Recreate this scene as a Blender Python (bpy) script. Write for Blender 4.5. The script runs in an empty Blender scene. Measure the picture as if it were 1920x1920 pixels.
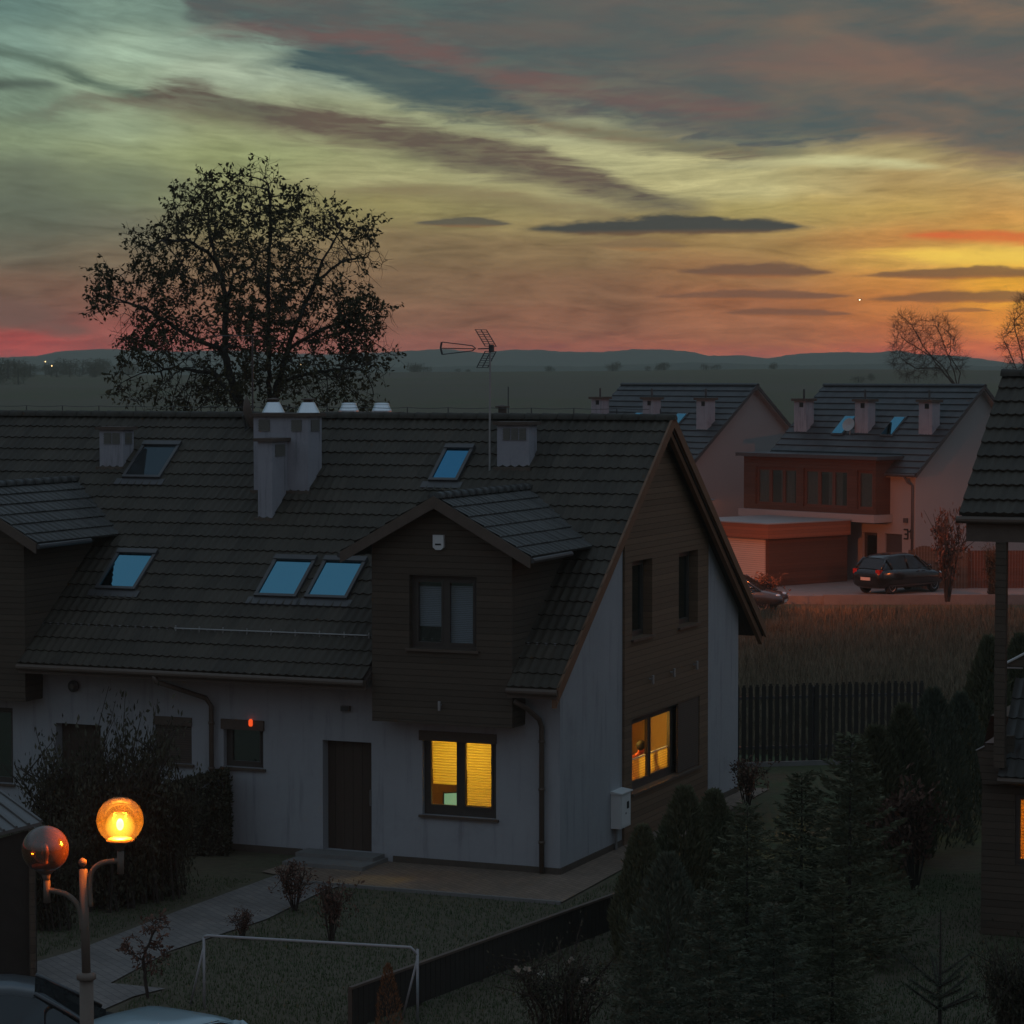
import bpy, bmesh, math, random
import numpy as np
from mathutils import Vector, Matrix
from mathutils import noise as mnoise
R = math.radians
SC = bpy.context.scene
HAZE_D = 3.0e-4; HAZE_C = (.86, .92, .78); HAZE_TOP = 50.0; HAZE_RAD = (.075, .080, .066)
COL = SC.collection
rnd = random.Random(7)

# ---------------------------------------------------------------- camera frame
YAW = R(22.63); FPX = 5000.0; HORIZON = 705.0
PITCH = math.atan((960 - HORIZON) / FPX)
RIGHT = np.array([math.cos(YAW), math.sin(YAW), 0.0])
FWD = np.array([-math.sin(YAW), math.cos(YAW), 0.0])
ZUP = np.array([0.0, 0.0, 1.0])
VIEW = FWD * math.cos(PITCH) - ZUP * math.sin(PITCH)
UPV = FWD * math.sin(PITCH) + ZUP * math.cos(PITCH)
CAM = np.array([18.25, -46.116, 9.358])

def ray(x, y):
    return VIEW + RIGHT * (x - 960) / FPX - UPV * (y - 960) / FPX
def on(x, y, axis, val):                     # point of the sight line on the plane axis = val
    v = ray(x, y); return CAM + v * ((val - CAM[axis]) / v[axis])
def at_depth(x, y, Z):
    return CAM + ray(x, y) * Z
def on_plane(x, y, P, n):
    v = ray(x, y); P = np.array(P); n = np.array(n)
    return CAM + v * (np.dot(P - CAM, n) / np.dot(v, n))

# ---------------------------------------------------------------- mesh builder
class MB:
    def __init__(s): s.v = []; s.f = []; s.mi = []; s.cur = 0
    def add(s, vs, fs):
        o = len(s.v); s.v.extend([tuple(map(float, p)) for p in vs])
        for f in fs: s.f.append(tuple(i + o for i in f)); s.mi.append(s.cur)
        return s
    def poly(s, pts): return s.add(pts, [tuple(range(len(pts)))])
    def box(s, a, b):
        x0, y0, z0 = [min(p, q) for p, q in zip(a, b)]; x1, y1, z1 = [max(p, q) for p, q in zip(a, b)]
        vs = [(x0,y0,z0),(x1,y0,z0),(x1,y1,z0),(x0,y1,z0),(x0,y0,z1),(x1,y0,z1),(x1,y1,z1),(x0,y1,z1)]
        return s.add(vs, [(0,3,2,1),(4,5,6,7),(0,1,5,4),(1,2,6,5),(2,3,7,6),(3,0,4,7)])
    def obox(s, O, u, v, n, a, b):           # box in a local frame
        O, u, v, n = map(np.array, (O, u, v, n))
        P = lambda x, y, z: O + u * x + v * y + n * z
        x0, y0, z0 = a; x1, y1, z1 = b
        vs = [P(x0,y0,z0),P(x1,y0,z0),P(x1,y1,z0),P(x0,y1,z0),P(x0,y0,z1),P(x1,y0,z1),P(x1,y1,z1),P(x0,y1,z1)]
        return s.add(vs, [(0,3,2,1),(4,5,6,7),(0,1,5,4),(1,2,6,5),(2,3,7,6),(3,0,4,7)])
    def prism(s, pts, d):                    # polygon pushed along d
        d = np.array(d, float); n = len(pts); P = [np.array(p, float) for p in pts]
        vs = P + [p + d for p in P]
        fs = [tuple(range(n - 1, -1, -1)), tuple(range(n, 2 * n))]
        fs += [(i, (i + 1) % n, (i + 1) % n + n, i + n) for i in range(n)]
        return s.add(vs, fs)
    def tube(s, pts, r, n=8, cap=True):
        pts = [np.array(p, float) for p in pts]; m = len(pts)
        rr = r if hasattr(r, '__len__') else [r] * m
        vs = []; prev = None
        for i, p in enumerate(pts):
            t = pts[min(i + 1, m - 1)] - pts[max(i - 1, 0)]; t = t / (np.linalg.norm(t) + 1e-9)
            if prev is None:
                a = np.array([0, 0, 1.0]) if abs(t[2]) < .9 else np.array([1.0, 0, 0])
            else: a = prev
            b = np.cross(t, a); b /= np.linalg.norm(b) + 1e-9; c = np.cross(b, t); prev = c
            for k in range(n):
                w = 2 * math.pi * k / n
                vs.append(p + (c * math.cos(w) + b * math.sin(w)) * rr[i])
        fs = [(i*n+k, i*n+(k+1)%n, (i+1)*n+(k+1)%n, (i+1)*n+k) for i in range(m-1) for k in range(n)]
        if cap: fs += [tuple(range(n-1,-1,-1)), tuple(range((m-1)*n, m*n))]
        return s.add(vs, fs)
    def lathe(s, O, prof, n=24, axis=(0,0,1), ex=None):
        O = np.array(O, float); ax = np.array(axis, float); ax /= np.linalg.norm(ax)
        a = np.array(ex, float) if ex is not None else (np.array([1.0,0,0]) if abs(ax[0]) < .9 else np.array([0,1.0,0]))
        b = np.cross(ax, a); b /= np.linalg.norm(b); a = np.cross(b, ax)
        vs = []
        for (r, h) in prof:
            for k in range(n):
                w = 2*math.pi*k/n; vs.append(O + ax*h + (a*math.cos(w)+b*math.sin(w))*r)
        m = len(prof)
        fs = [(i*n+k, i*n+(k+1)%n, (i+1)*n+(k+1)%n, (i+1)*n+k) for i in range(m-1) for k in range(n)]
        fs += [tuple(range(n-1,-1,-1)), tuple(range((m-1)*n, m*n))]
        return s.add(vs, fs)
    def sphere(s, O, r, n=20, sz=1.0):
        m = n // 2
        return s.lathe(O, [(max(r*math.sin(math.pi*i/m), 1e-4), -r*sz*math.cos(math.pi*i/m)) for i in range(m+1)], n)
    def build(s, name, mat, parent=None, smooth=False, label=None, kind=None):
        me = bpy.data.meshes.new(name)
        org = np.array(ORG.get(parent.name, (0,0,0))) if parent else np.zeros(3)
        V = np.array(s.v, float).reshape(-1, 3) - org
        me.from_pydata(V.tolist(), [], s.f)
        mats = mat if isinstance(mat, (list, tuple)) else [mat]
        for m in mats: me.materials.append(m)
        if len(mats) > 1: me.polygons.foreach_set('material_index', s.mi)
        if smooth: me.polygons.foreach_set('use_smooth', [True] * len(me.polygons))
        me.update()
        o = bpy.data.objects.new(name, me); COL.objects.link(o)
        if parent: o.parent = parent; ORG[o.name] = tuple(org)
        else: ORG[o.name] = (0, 0, 0)
        if label: o['label'] = label
        if kind: o['kind'] = kind
        return o
ORG = {}

def tag(o, label=None, cat=None, group=None, kind=None):
    if label: o['label'] = label
    if cat: o['category'] = cat
    if group: o['group'] = group
    if kind: o['kind'] = kind
    return o
def thing(name, loc, label, cat, group=None):
    o = bpy.data.objects.new(name, None); COL.objects.link(o)
    o.location = tuple(map(float, loc)); o.empty_display_size = .2
    ORG[o.name] = tuple(map(float, loc))
    return tag(o, label, cat, group)
def copy_tree(o, parent=None):
    c = o.copy(); COL.objects.link(c)
    if parent is not None: c.parent = parent
    for ch in o.children: copy_tree(ch, c)
    return c

# ---------------------------------------------------------------- materials
def lin(c):                                  # sRGB 0-255 -> linear
    return tuple(((x/255)/12.92 if x/255 <= .04045 else ((x/255+.055)/1.055)**2.4) for x in c)
class NT:
    def __init__(s, tree): s.t = tree; s.x = 0
    def n(s, typ, **kw):
        nd = s.t.nodes.new(typ)
        for k, v in kw.items(): setattr(nd, k, v)
        return nd
    def link(s, a, b): s.t.links.new(a, b)
    def setin(s, sock, v):
        if isinstance(v, X): s.link(v.s, sock)
        elif isinstance(v, bpy.types.NodeSocket): s.link(v, sock)
        else: sock.default_value = v
    def m(s, op, *a, clamp=False):
        nd = s.n('ShaderNodeMath', operation=op, use_clamp=clamp)
        for i, v in enumerate(a): s.setin(nd.inputs[i], v)
        return X(s, nd.outputs[0])
    def noise(s, vec, scale=1, detail=3, rough=.5, dims='3D', dist=0):
        nd = s.n('ShaderNodeTexNoise', noise_dimensions=dims)
        s.setin(nd.inputs['Vector'], vec); nd.inputs['Scale'].default_value = scale
        nd.inputs['Detail'].default_value = detail; nd.inputs['Roughness'].default_value = rough
        nd.inputs['Distortion'].default_value = dist
        return X(s, nd.outputs['Fac'])
    def xyz(s, x, y, z=0.0):
        nd = s.n('ShaderNodeCombineXYZ')
        for i, v in enumerate((x, y, z)): s.setin(nd.inputs[i], v)
        return nd.outputs[0]
    def sep(s, v):
        nd = s.n('ShaderNodeSeparateXYZ'); s.setin(nd.inputs[0], v)
        return [X(s, nd.outputs[i]) for i in range(3)]
    def mix(s, f, a, b, typ='MIX'):
        nd = s.n('ShaderNodeMix', data_type='RGBA', blend_type=typ); nd.clamp_factor = True
        s.setin(nd.inputs[0], f)
        for i, v in ((6, a), (7, b)):
            if isinstance(v, tuple): nd.inputs[i].default_value = (*v[:3], 1)
            else: s.setin(nd.inputs[i], v)
        return nd.outputs[2]
    def smooth(s, x, a, b):
        nd = s.n('ShaderNodeMapRange', interpolation_type='SMOOTHSTEP')
        s.setin(nd.inputs[0], x)
        for i, v in ((1, a), (2, b), (3, 0.0), (4, 1.0)): s.setin(nd.inputs[i], v)
        return X(s, nd.outputs[0])
class X:
    def __init__(s, nt, so): s.nt = nt; s.s = so
    def __add__(s, o): return s.nt.m('ADD', s, o)
    __radd__ = __add__
    def __sub__(s, o): return s.nt.m('SUBTRACT', s, o)
    def __rsub__(s, o): return s.nt.m('SUBTRACT', o, s)
    def __mul__(s, o): return s.nt.m('MULTIPLY', s, o)
    __rmul__ = __mul__
    def __truediv__(s, o): return s.nt.m('DIVIDE', s, o)
# ---------------------------------------------------------------- world: dusk sky
SUN_AZ = 13.0                                # degrees right of the view direction, just below the horizon
BACK_LOW = (92, 87, 88); BACK_HIGH = (120, 138, 154)
def make_world():
    w = bpy.data.worlds.new('World'); SC.world = w; w.use_nodes = True
    t = w.node_tree; t.nodes.clear(); N = NT(t)
    out = N.n('ShaderNodeOutputWorld'); bg = N.n('ShaderNodeBackground')
    tc = N.n('ShaderNodeTexCoord')
    D = tc.outputs['Generated']
    def dot(v):
        nd = N.n('ShaderNodeVectorMath', operation='DOT_PRODUCT'); N.link(D, nd.inputs[0]); nd.inputs[1].default_value = tuple(v)
        return X(N, nd.outputs['Value'])
    rx = dot(RIGHT); fw = dot(FWD); uz = dot(ZUP)
    az = N.m('ARCTAN2', rx, fw); el = N.m('ARCSINE', uz)
    s = az * 5.06 + 0.96                     # thousands of photo pixels = azimuth / elevation in angle
    tt = 0.705 - el * 5.0
    tt = N.m('MAXIMUM', tt, -1.2)
    s = N.m('MINIMUM', N.m('MAXIMUM', s, -1.5), 3.4)
    P = N.xyz(s, tt)
    # gentle warp so nothing is ruled with a straight edge
    n1 = N.noise(N.xyz(s*1.6, tt*4.0, 3.1), 2.2, 4, .55) - .5
    n2 = N.noise(N.xyz(s*2.5, tt*9.0, 7.7), 3.0, 5, .6) - .5
    sw = s + n1 * .10; tw = tt + n1 * .05 + n2 * .018
    # --- low-frequency colours: normalised gaussian blend of sky colours by direction
    COLS = {
     -.6: [(.2,(96,112,108)),(.45,(96,90,84)),(.6,(140,80,72)),(.68,(130,70,66))],
     .04: [(.04,(98,124,116)),(.10,(124,150,136)),(.20,(118,138,118)),(.28,(128,142,112)),(.33,(110,118,96)),(.40,(100,106,88)),(.47,(102,98,82)),(.54,(112,88,72)),(.60,(112,84,72)),(.635,(156,74,66)),(.68,(146,72,64))],
     .22: [(.04,(118,142,128)),(.10,(150,172,150)),(.16,(146,164,138)),(.24,(140,154,124)),(.30,(138,148,112)),(.36,(120,128,98)),(.42,(106,106,88)),(.50,(114,100,80)),(.57,(122,86,70)),(.62,(138,80,70)),(.68,(136,74,66))],
     .42: [(.03,(104,124,114)),(.08,(130,150,134)),(.16,(160,174,150)),(.24,(140,146,110)),(.30,(146,154,108)),(.36,(132,132,92)),(.42,(122,116,82)),(.50,(122,100,74)),(.58,(124,88,68)),(.64,(134,80,68))],
     .75: [(.05,(110,128,118)),(.15,(130,146,128)),(.21,(160,166,130)),(.28,(152,154,112)),(.34,(160,158,114)),(.39,(138,130,86)),(.46,(126,108,78)),(.54,(120,96,72)),(.60,(124,90,70)),(.65,(132,84,70))],
     1.1: [(.10,(110,110,100)),(.24,(158,160,126)),(.30,(174,172,128)),(.36,(176,170,122)),(.42,(140,124,84)),(.47,(130,108,76)),(.55,(126,94,70)),(.60,(130,90,68)),(.65,(138,84,66))],
     1.4: [(.24,(130,118,96)),(.30,(178,172,124)),(.36,(182,174,124)),(.40,(164,150,94)),(.46,(150,122,76)),(.52,(146,106,70)),(.56,(150,98,66)),(.62,(148,97,68)),(.67,(150,86,62))],
     1.7: [(.24,(124,98,82)),(.30,(160,146,102)),(.34,(166,142,92)),(.40,(176,146,82)),(.45,(190,134,72)),(.49,(204,158,78)),(.53,(190,128,62)),(.57,(186,116,60)),(.62,(174,100,58)),(.67,(170,88,56))],
     1.9: [(.26,(126,98,82)),(.33,(176,156,104)),(.38,(178,142,84)),(.43,(196,146,76)),(.48,(214,176,80)),(.52,(220,160,56)),(.56,(226,160,54)),(.60,(212,134,50)),(.65,(190,100,54))],
     2.4: [(.2,(130,105,90)),(.4,(190,140,80)),(.5,(240,170,60)),(.6,(240,150,60)),(.68,(200,100,60))],
     3.1: [(.2,(90,96,100)),(.5,(140,100,80)),(.65,(170,90,66))],
    }
    tpos = (tw + 1.2) * (1 / 1.95)
    col = None; prev = None
    for cs in sorted(COLS):
        nd = N.n('ShaderNodeValToRGB'); N.link(tpos.s, nd.inputs[0]); cr = nd.color_ramp; cr.interpolation = 'B_SPLINE' if False else 'EASE'
        st = [(-1.1, (58,86,108)), (-.35, (80,98,104))] + COLS[cs]
        while len(cr.elements) < len(st): cr.elements.new(.5)
        for e, (tv, c) in zip(cr.elements, st):
            e.position = (tv + 1.2) / 1.95; e.color = (*lin(c), 1)
        if col is None: col = nd.outputs[0]
        else: col = N.mix(N.smooth(sw, prev, cs), col, nd.outputs[0])
        prev = cs

    # fine cirrus streaks: long in azimuth, tilted gently, brighter and darker
    up_ = 1.0 - N.smooth(tt, .20, .50)
    flow = (s - s*s*.52) * up_ * .22          # fibres fall to the right on the left side, rise on the right
    q_ = tt - flow + n1 * .03
    a1 = N.noise(N.xyz(s*2.3, q_*13, 1.3), 2.6, 7, .62, dist=.9) - .5
    a2 = N.noise(N.xyz(s*5.5, q_*34, 5.3), 2.4, 6, .62, dist=.7) - .5
    a3 = N.noise(N.xyz(s*7.0 + tt*5, q_*70, 8.3), 2.0, 4, .6, dist=.4) - .5
    low = N.smooth(tt, .05, .5)              # streaks flatten towards the horizon
    puff0 = N.noise(N.xyz(s*3.0 + tt*3, q_*9, 6.6), 2.4, 6, .6, dist=.4) - .5
    str_ = a1 * 1.35 + a2 * .60 + a3 * .25 + puff0 * .7
    br = N.m('MULTIPLY_ADD', str_, .75, 1.0)
    sc = N.n('ShaderNodeVectorMath', operation='SCALE'); N.link(col, sc.inputs[0]); N.link(br.s, sc.inputs[3]); col = sc.outputs[0]

    def curve(pts):
        nd = N.n('ShaderNodeFloatCurve'); c = nd.mapping.curves[0]
        pts = [((x+.5)/3.0, (y+.3)/1.2) for x, y in pts]
        while len(c.points) < len(pts): c.points.new(.5, .5)
        for p, (x, y) in zip(c.points, sorted(pts)): p.location = (x, y); p.handle_type = 'AUTO'
        nd.mapping.update()
        N.link(((sw + .5) * (1/3.0)).s, nd.inputs['Value'])
        return N.m('MULTIPLY_ADD', X(N, nd.outputs[0]), 1.2, -.3)
    wisp = N.noise(N.xyz(s*4.0, q_*24, 9.2), 1.9, 7, .70, dist=.8) - .5
    puff2 = N.noise(N.xyz(s*1.4 + tt*1.5, tt*6.5 - s*.8, 4.4), 2.2, 5, .55, dist=.3) - .5
    puff = N.noise(N.xyz(s*2.2, tt*5, 2.2), 2.6, 5, .6) - .5
    def band(top, bot, soft_t, soft_b, color, amt, nz=.05, colr2=None):
        nonlocal col
        tq = tt + wisp * (nz * 1.5) + puff * nz * .6
        mtop = N.smooth(tq - curve(top), -soft_t, soft_t); mbot = N.smooth(curve(bot) - tq, -soft_b, soft_b)
        mk = mtop * mbot * amt
        mk = mk * N.m('MULTIPLY_ADD', a1 + a2 * .6, 1.3, 1.0)
        c2 = lin(color)
        if colr2 is not None:
            c2 = N.mix(N.smooth(puff2 + a1*.35, -.22, .26), lin(color), lin(colr2) if isinstance(colr2, tuple) else colr2)
        col = N.mix(N.m('MINIMUM', mk, 1.0), col, c2)
    # big grey-mauve deck over the top and right
    band([(-.5,-.3),(3.4,-.3)], [(-.5,-.28),(.30,-.06),(.38,.06),(.52,.085),(.66,.15),(.80,.21),(.94,.235),(1.10,.235),(1.25,.275),(1.40,.30),(1.55,.285),(1.68,.255),(1.80,.30),(1.95,.325),(2.4,.3)],
         .02, .035, (74,89,89), .93, .07, N.mix(N.smooth(s, 1.15, 1.75), lin((97,92,87)), lin((124,104,88))))
    # teal lobe hanging under the deck
    band([(.2,.2),(.50,.125),(.58,.10),(.70,.11),(.86,.15),(.98,.20),(1.05,.24),(1.5,.3)], [(.2,.1),(.50,.13),(.62,.155),(.74,.20),(.86,.215),(.98,.225),(1.1,.23),(1.5,.2)],
         .02, .022, (66,86,88), .85, .045)
    # rosy underside
    band([(.2,.2),(.45,.055),(.60,.062),(.75,.075),(.9,.115),(1.05,.155),(1.2,.19),(1.42,.21),(1.6,.3)], [(.2,.1),(.46,.075),(.60,.095),(.75,.115),(.92,.155),(1.1,.185),(1.25,.215),(1.42,.225),(1.6,.1)],
         .02, .02, (116,84,80), .55, .05)
    band([(1.2,.12),(1.5,.09),(1.75,.10),(1.92,.12),(2.2,.1)], [(1.2,.12),(1.5,.15),(1.75,.17),(1.92,.19),(2.2,.18)], .03, .03, (118,94,86), .5, .06)
    # diagonal brown band
    band([(-.2,.3),(.06,.225),(.14,.195),(.24,.186),(.36,.165),(.48,.195),(.62,.212),(.80,.245),(.95,.268),(1.12,.320),(1.22,.364),(1.33,.391),(1.5,.45)],
         [(-.2,.2),(.06,.225),(.14,.208),(.26,.212),(.40,.228),(.52,.255),(.66,.278),(.80,.312),(.95,.338),(1.12,.382),(1.24,.402),(1.33,.392),(1.5,.30)],
         .016, .028, (88,84,74), .95, .040, (99,86,75))
    band([(.8,.22),(.97,.225),(1.1,.245),(1.25,.27),(1.40,.285),(1.55,.3),(1.7,.36)], [(.8,.22),(.97,.238),(1.1,.268),(1.25,.29),(1.40,.30),(1.55,.3),(1.7,.2)], .012, .016, (96,98,80), .8, .03, (122,100,80))
    # left wisps
    band([(-.3,.0),(-.02,.098),(.06,.115),(.13,.135),(.20,.165),(.29,.185),(.4,.25)], [(-.3,.05),(-.02,.122),(.06,.130),(.13,.158),(.20,.180),(.29,.190),(.4,.15)], .012, .012, (78,96,84), .85, .025)
    band([(-.3,.15),(-.02,.166),(.06,.163),(.12,.172),(.3,.25)], [(-.3,.19),(-.02,.186),(.06,.180),(.12,.174),(.3,.12)], .008, .01, (72,84,76), .8, .015)
    band([(-.3,.30),(0,.305),(.15,.31),(.32,.325),(.40,.37),(.6,.45)], [(-.3,.48),(0,.47),(.15,.43),(.32,.375),(.40,.375),(.6,.3)], .03, .05, (84,94,84), .35, .04)
    band([(-.3,.55),(0,.56),(.08,.575),(.14,.60),(.3,.7)], [(-.3,.60),(0,.612),(.08,.625),(.14,.632),(.3,.5)], .02, .008, (108,82,72), .75, .012)
    band([(.6,.36),(.75,.345),(.9,.352),(1.05,.38),(1.2,.42),(1.4,.5)], [(.6,.36),(.75,.372),(.9,.385),(1.05,.405),(1.2,.422),(1.4,.3)], .012, .018, (118,102,76), .6, .03)
    # bright slivers
    band([(1.3,.32),(1.45,.302),(1.6,.300),(1.75,.315),(1.9,.36)], [(1.3,.312),(1.45,.313),(1.6,.318),(1.75,.322),(1.9,.30)], .008, .01, (196,192,142), .8, .012)
    band([(1.5,.48),(1.70,.470),(1.80,.470),(1.92,.478),(2.3,.5)], [(1.5,.46),(1.70,.486),(1.80,.500),(1.92,.502),(2.3,.52)], .008, .012, (238,198,84), .7, .014)
    band([(1.6,.47),(1.74,.440),(1.84,.438),(1.94,.444),(2.3,.45)], [(1.6,.43),(1.74,.452),(1.84,.460),(1.94,.466),(2.3,.47)], .006, .008, (208,92,52), .75, .012)
    # dark lens clouds low in the sky
    def lens(c0, t0, c1, h, col_=(76,76,70), amt=.93, tail=1.0):
        nonlocal col
        cs = (c0 + c1) / 2; hw = (c1 - c0) / 2
        x = (s + n2*.03 - cs) / hw
        x2 = N.m('MINIMUM', x * x, 1.0)
        rag = N.noise(N.xyz(s*9, tt*30, t0*37), 1.6, 5, .62) - .5
        prof = (1.0 - x2) * (h * 1.7) * (1.0 + rag * 1.3)
        yy = tt - t0 + n1 * .010 * tail + wisp * .007 + (s - cs) * (.008 * math.sin(t0 * 50))
        mk = N.smooth(prof + (yy) * 1.0, 0.0, h * .7) * N.smooth(prof * .6 - yy, 0.0, h * .6)
        mk = mk * N.smooth(1.0 - x2, 0.0, .3)
        under = N.smooth(yy, -h * .1, h * .7)
        col = N.mix(mk * amt, col, N.mix(under, lin(col_), lin((col_[0] + 40, col_[1] + 14, col_[2] - 4))))
    lens(.94, .431, 1.57, .017, (66,70,66), 1.0); lens(.765, .421, .975, .009, (84,82,72), .9)
    lens(1.25, .513, 1.59, .013, (104,80,64), .9); lens(1.57, .519, 2.1, .010, (112,84,62), .85); lens(1.20, .557, 1.63, .009, (112,82,64), .85)
    lens(1.60, .563, 2.05, .010, (116,84,60), .85); lens(1.34, .589, 1.62, .008, (112,80,62), .8); lens(1.76, .585, 1.87, .004, (124,84,58), .7)
    lens(1.10, .465, 1.30, .012, (120,98,72), .5)

    # Nishita twilight everywhere, the cloud colours over it
    sky = N.n('ShaderNodeTexSky', sky_type='NISHITA'); sky.sun_disc = False
    sky.sun_elevation = R(-1.0); sky.sun_rotation = -YAW + R(SUN_AZ) if False else R(SUN_AZ) - YAW
    sky.air_density = 1.2; sky.dust_density = 1.5; sky.ozone_density = 2.0
    nsc = N.n('ShaderNodeVectorMath', operation='SCALE'); N.link(sky.outputs[0], nsc.inputs[0]); nsc.inputs[3].default_value = .010
    ad = N.n('ShaderNodeVectorMath', operation='ADD'); N.link(col, ad.inputs[0]); N.link(nsc.outputs[0], ad.inputs[1])
    below = N.smooth(el, -.03, -.004)
    # the thin haze box veils the low sky: the sky behind it is correspondingly stronger
    pathl = N.m('MINIMUM', N.m('DIVIDE', HAZE_TOP - 9.4, N.m('MAXIMUM', el, .004)), 6400.0)
    T_ = N.m('MAXIMUM', N.m('POWER', math.e, pathl * (-HAZE_D)), .22)
    cs_ = N.sep(ad.outputs[0]); cc = []
    for ch, hr in zip(cs_, HAZE_RAD): cc.append(N.m('MAXIMUM', (ch - (1.0 - T_) * hr) / T_, ch * .6))
    adn = N.xyz(*cc)
    back = N.smooth(fw, .45, -.15)
    bcol = N.mix(N.smooth(el, 0.0, .5), lin(BACK_LOW), lin(BACK_HIGH))
    front_high = N.smooth(el, .22, .6)
    bm = N.m('MAXIMUM', back, front_high)
    skyc = N.mix(bm, adn, bcol)
    fin = N.mix(below, (.02, .022, .022), skyc)
    N.link(fin, bg.inputs[0]); bg.inputs[1].default_value = 1.0
    N.link(bg.outputs[0], out.inputs[0])
    w.cycles.sampling_method = 'MANUAL'; w.cycles.sample_map_resolution = 1024
make_world()

cd = bpy.data.cameras.new('Camera'); co = bpy.data.objects.new('Camera', cd); COL.objects.link(co)
cd.sensor_width = 36; cd.lens = 36 * FPX / 1920; cd.clip_start = .5; cd.clip_end = 20000
M = Matrix(((RIGHT[0], UPV[0], -VIEW[0], CAM[0]), (RIGHT[1], UPV[1], -VIEW[1], CAM[1]), (RIGHT[2], UPV[2], -VIEW[2], CAM[2]), (0,0,0,1)))
co.matrix_world = M; SC.camera = co
SC.render.engine = 'CYCLES'
SC.view_settings.view_transform = 'Standard'; SC.view_settings.look = 'None'; SC.view_settings.gamma = 1; SC.view_settings.exposure = 0
SC.cycles.use_denoising = True
SC.cycles.max_bounces = 8; SC.cycles.volume_bounces = 0
sl = bpy.data.lights.new('sun', 'SUN'); so = bpy.data.objects.new('sun', sl); COL.objects.link(so)
sl.energy = .12; sl.angle = R(6); sl.color = (1, .5, .22)
sd = FWD * math.cos(R(SUN_AZ)) + RIGHT * math.sin(R(SUN_AZ)); sd = Vector(sd * math.cos(R(1.5)) + ZUP * math.sin(R(1.5)))
so.rotation_euler = sd.to_track_quat('Z', 'Y').to_euler()
# ---------------------------------------------------------------- procedural materials
def newmat(name):
    m = bpy.data.materials.new(name); m.use_nodes = True
    N = NT(m.node_tree); P = m.node_tree.nodes['Principled BSDF']
    return m, N, P
def pm(name, col, rough=.8, var=.25, scale=3.0, bump=.0, bscale=60, metal=0.0, spec=.3, aniso=(1,1,1), stain=0.0):
    m, N, P = newmat(name)
    tc = N.n('ShaderNodeTexCoord'); mp = N.n('ShaderNodeMapping'); mp.inputs['Scale'].default_value = aniso
    N.link(tc.outputs['Object'], mp.inputs[0]); V = mp.outputs[0]
    f = N.noise(V, scale, 4, .6) - .5; g = N.noise(V, scale * 9, 3, .6) - .5
    k = f * (2 * var) + g * var + 1.0
    if stain:
        mp2 = N.n('ShaderNodeMapping'); mp2.inputs['Scale'].default_value = (2.6, 2.6, .22); N.link(tc.outputs['Object'], mp2.inputs[0])
        k = k * (1.0 - N.smooth(N.noise(mp2.outputs[0], 2.2, 5, .65), .50, .74) * stain) * (1.0 - N.smooth(N.noise(tc.outputs['Object'], .8, 5, .7), .55, .75) * (stain * .6))
    sc = N.n('ShaderNodeVectorMath', operation='SCALE'); sc.inputs[0].default_value = col[:3]; N.link(k.s, sc.inputs[3])
    N.link(sc.outputs[0], P.inputs['Base Color'])
    P.inputs['Roughness'].default_value = rough; P.inputs['Metallic'].default_value = metal
    P.inputs['Specular IOR Level'].default_value = spec
    if bump:
        b = N.n('ShaderNodeBump'); b.inputs['Strength'].default_value = bump; b.inputs['Distance'].default_value = .02
        N.link(N.noise(V, bscale, 3, .6).s, b.inputs['Height']); N.link(b.outputs[0], P.inputs['Normal'])
    return m
def plank(name, col, axis=2, pitch=.12, groove=.07, var=.26, rough=.75):
    m, N, P = newmat(name)
    tc = N.n('ShaderNodeTexCoord'); c = N.sep(tc.outputs['Object'])
    t = c[axis] * (1 / pitch); fr = N.m('FRACT', t); fl = N.m('FLOOR', t)
    wn = N.n('ShaderNodeTexWhiteNoise', noise_dimensions='1D'); N.link(fl.s, wn.inputs['W'])
    gv = N.smooth(fr, 0.0, groove) * N.smooth(1.0 - fr, 0.0, groove * .5)
    mp = N.n('ShaderNodeMapping'); s_ = [3.0, 3.0, 3.0]; s_[axis] = 30.0; mp.inputs['Scale'].default_value = s_
    N.link(tc.outputs['Object'], mp.inputs[0])
    gr = N.noise(mp.outputs[0], 1.5, 4, .6) - .5
    k = (X(N, wn.outputs['Value']) - .5) * var + gr * (var * 1.6) + 1.0
    k = k * N.m('MULTIPLY_ADD', gv, .6, .4)
    sc = N.n('ShaderNodeVectorMath', operation='SCALE'); sc.inputs[0].default_value = col; N.link(k.s, sc.inputs[3])
    N.link(sc.outputs[0], P.inputs['Base Color']); P.inputs['Roughness'].default_value = rough; P.inputs['Specular IOR Level'].default_value = .25
    b = N.n('ShaderNodeBump'); b.inputs['Strength'].default_value = .6; b.inputs['Distance'].default_value = .012
    N.link(gv.s, b.inputs['Height']); N.link(b.outputs[0], P.inputs['Normal'])
    return m
def emit(name, col, strength, var=0.0):
    m, N, P = newmat(name)
    P.inputs['Base Color'].default_value = (*[min(.8, c) for c in col], 1)
    P.inputs['Emission Color'].default_value = (*col, 1); P.inputs['Emission Strength'].default_value = strength
    return m
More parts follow.
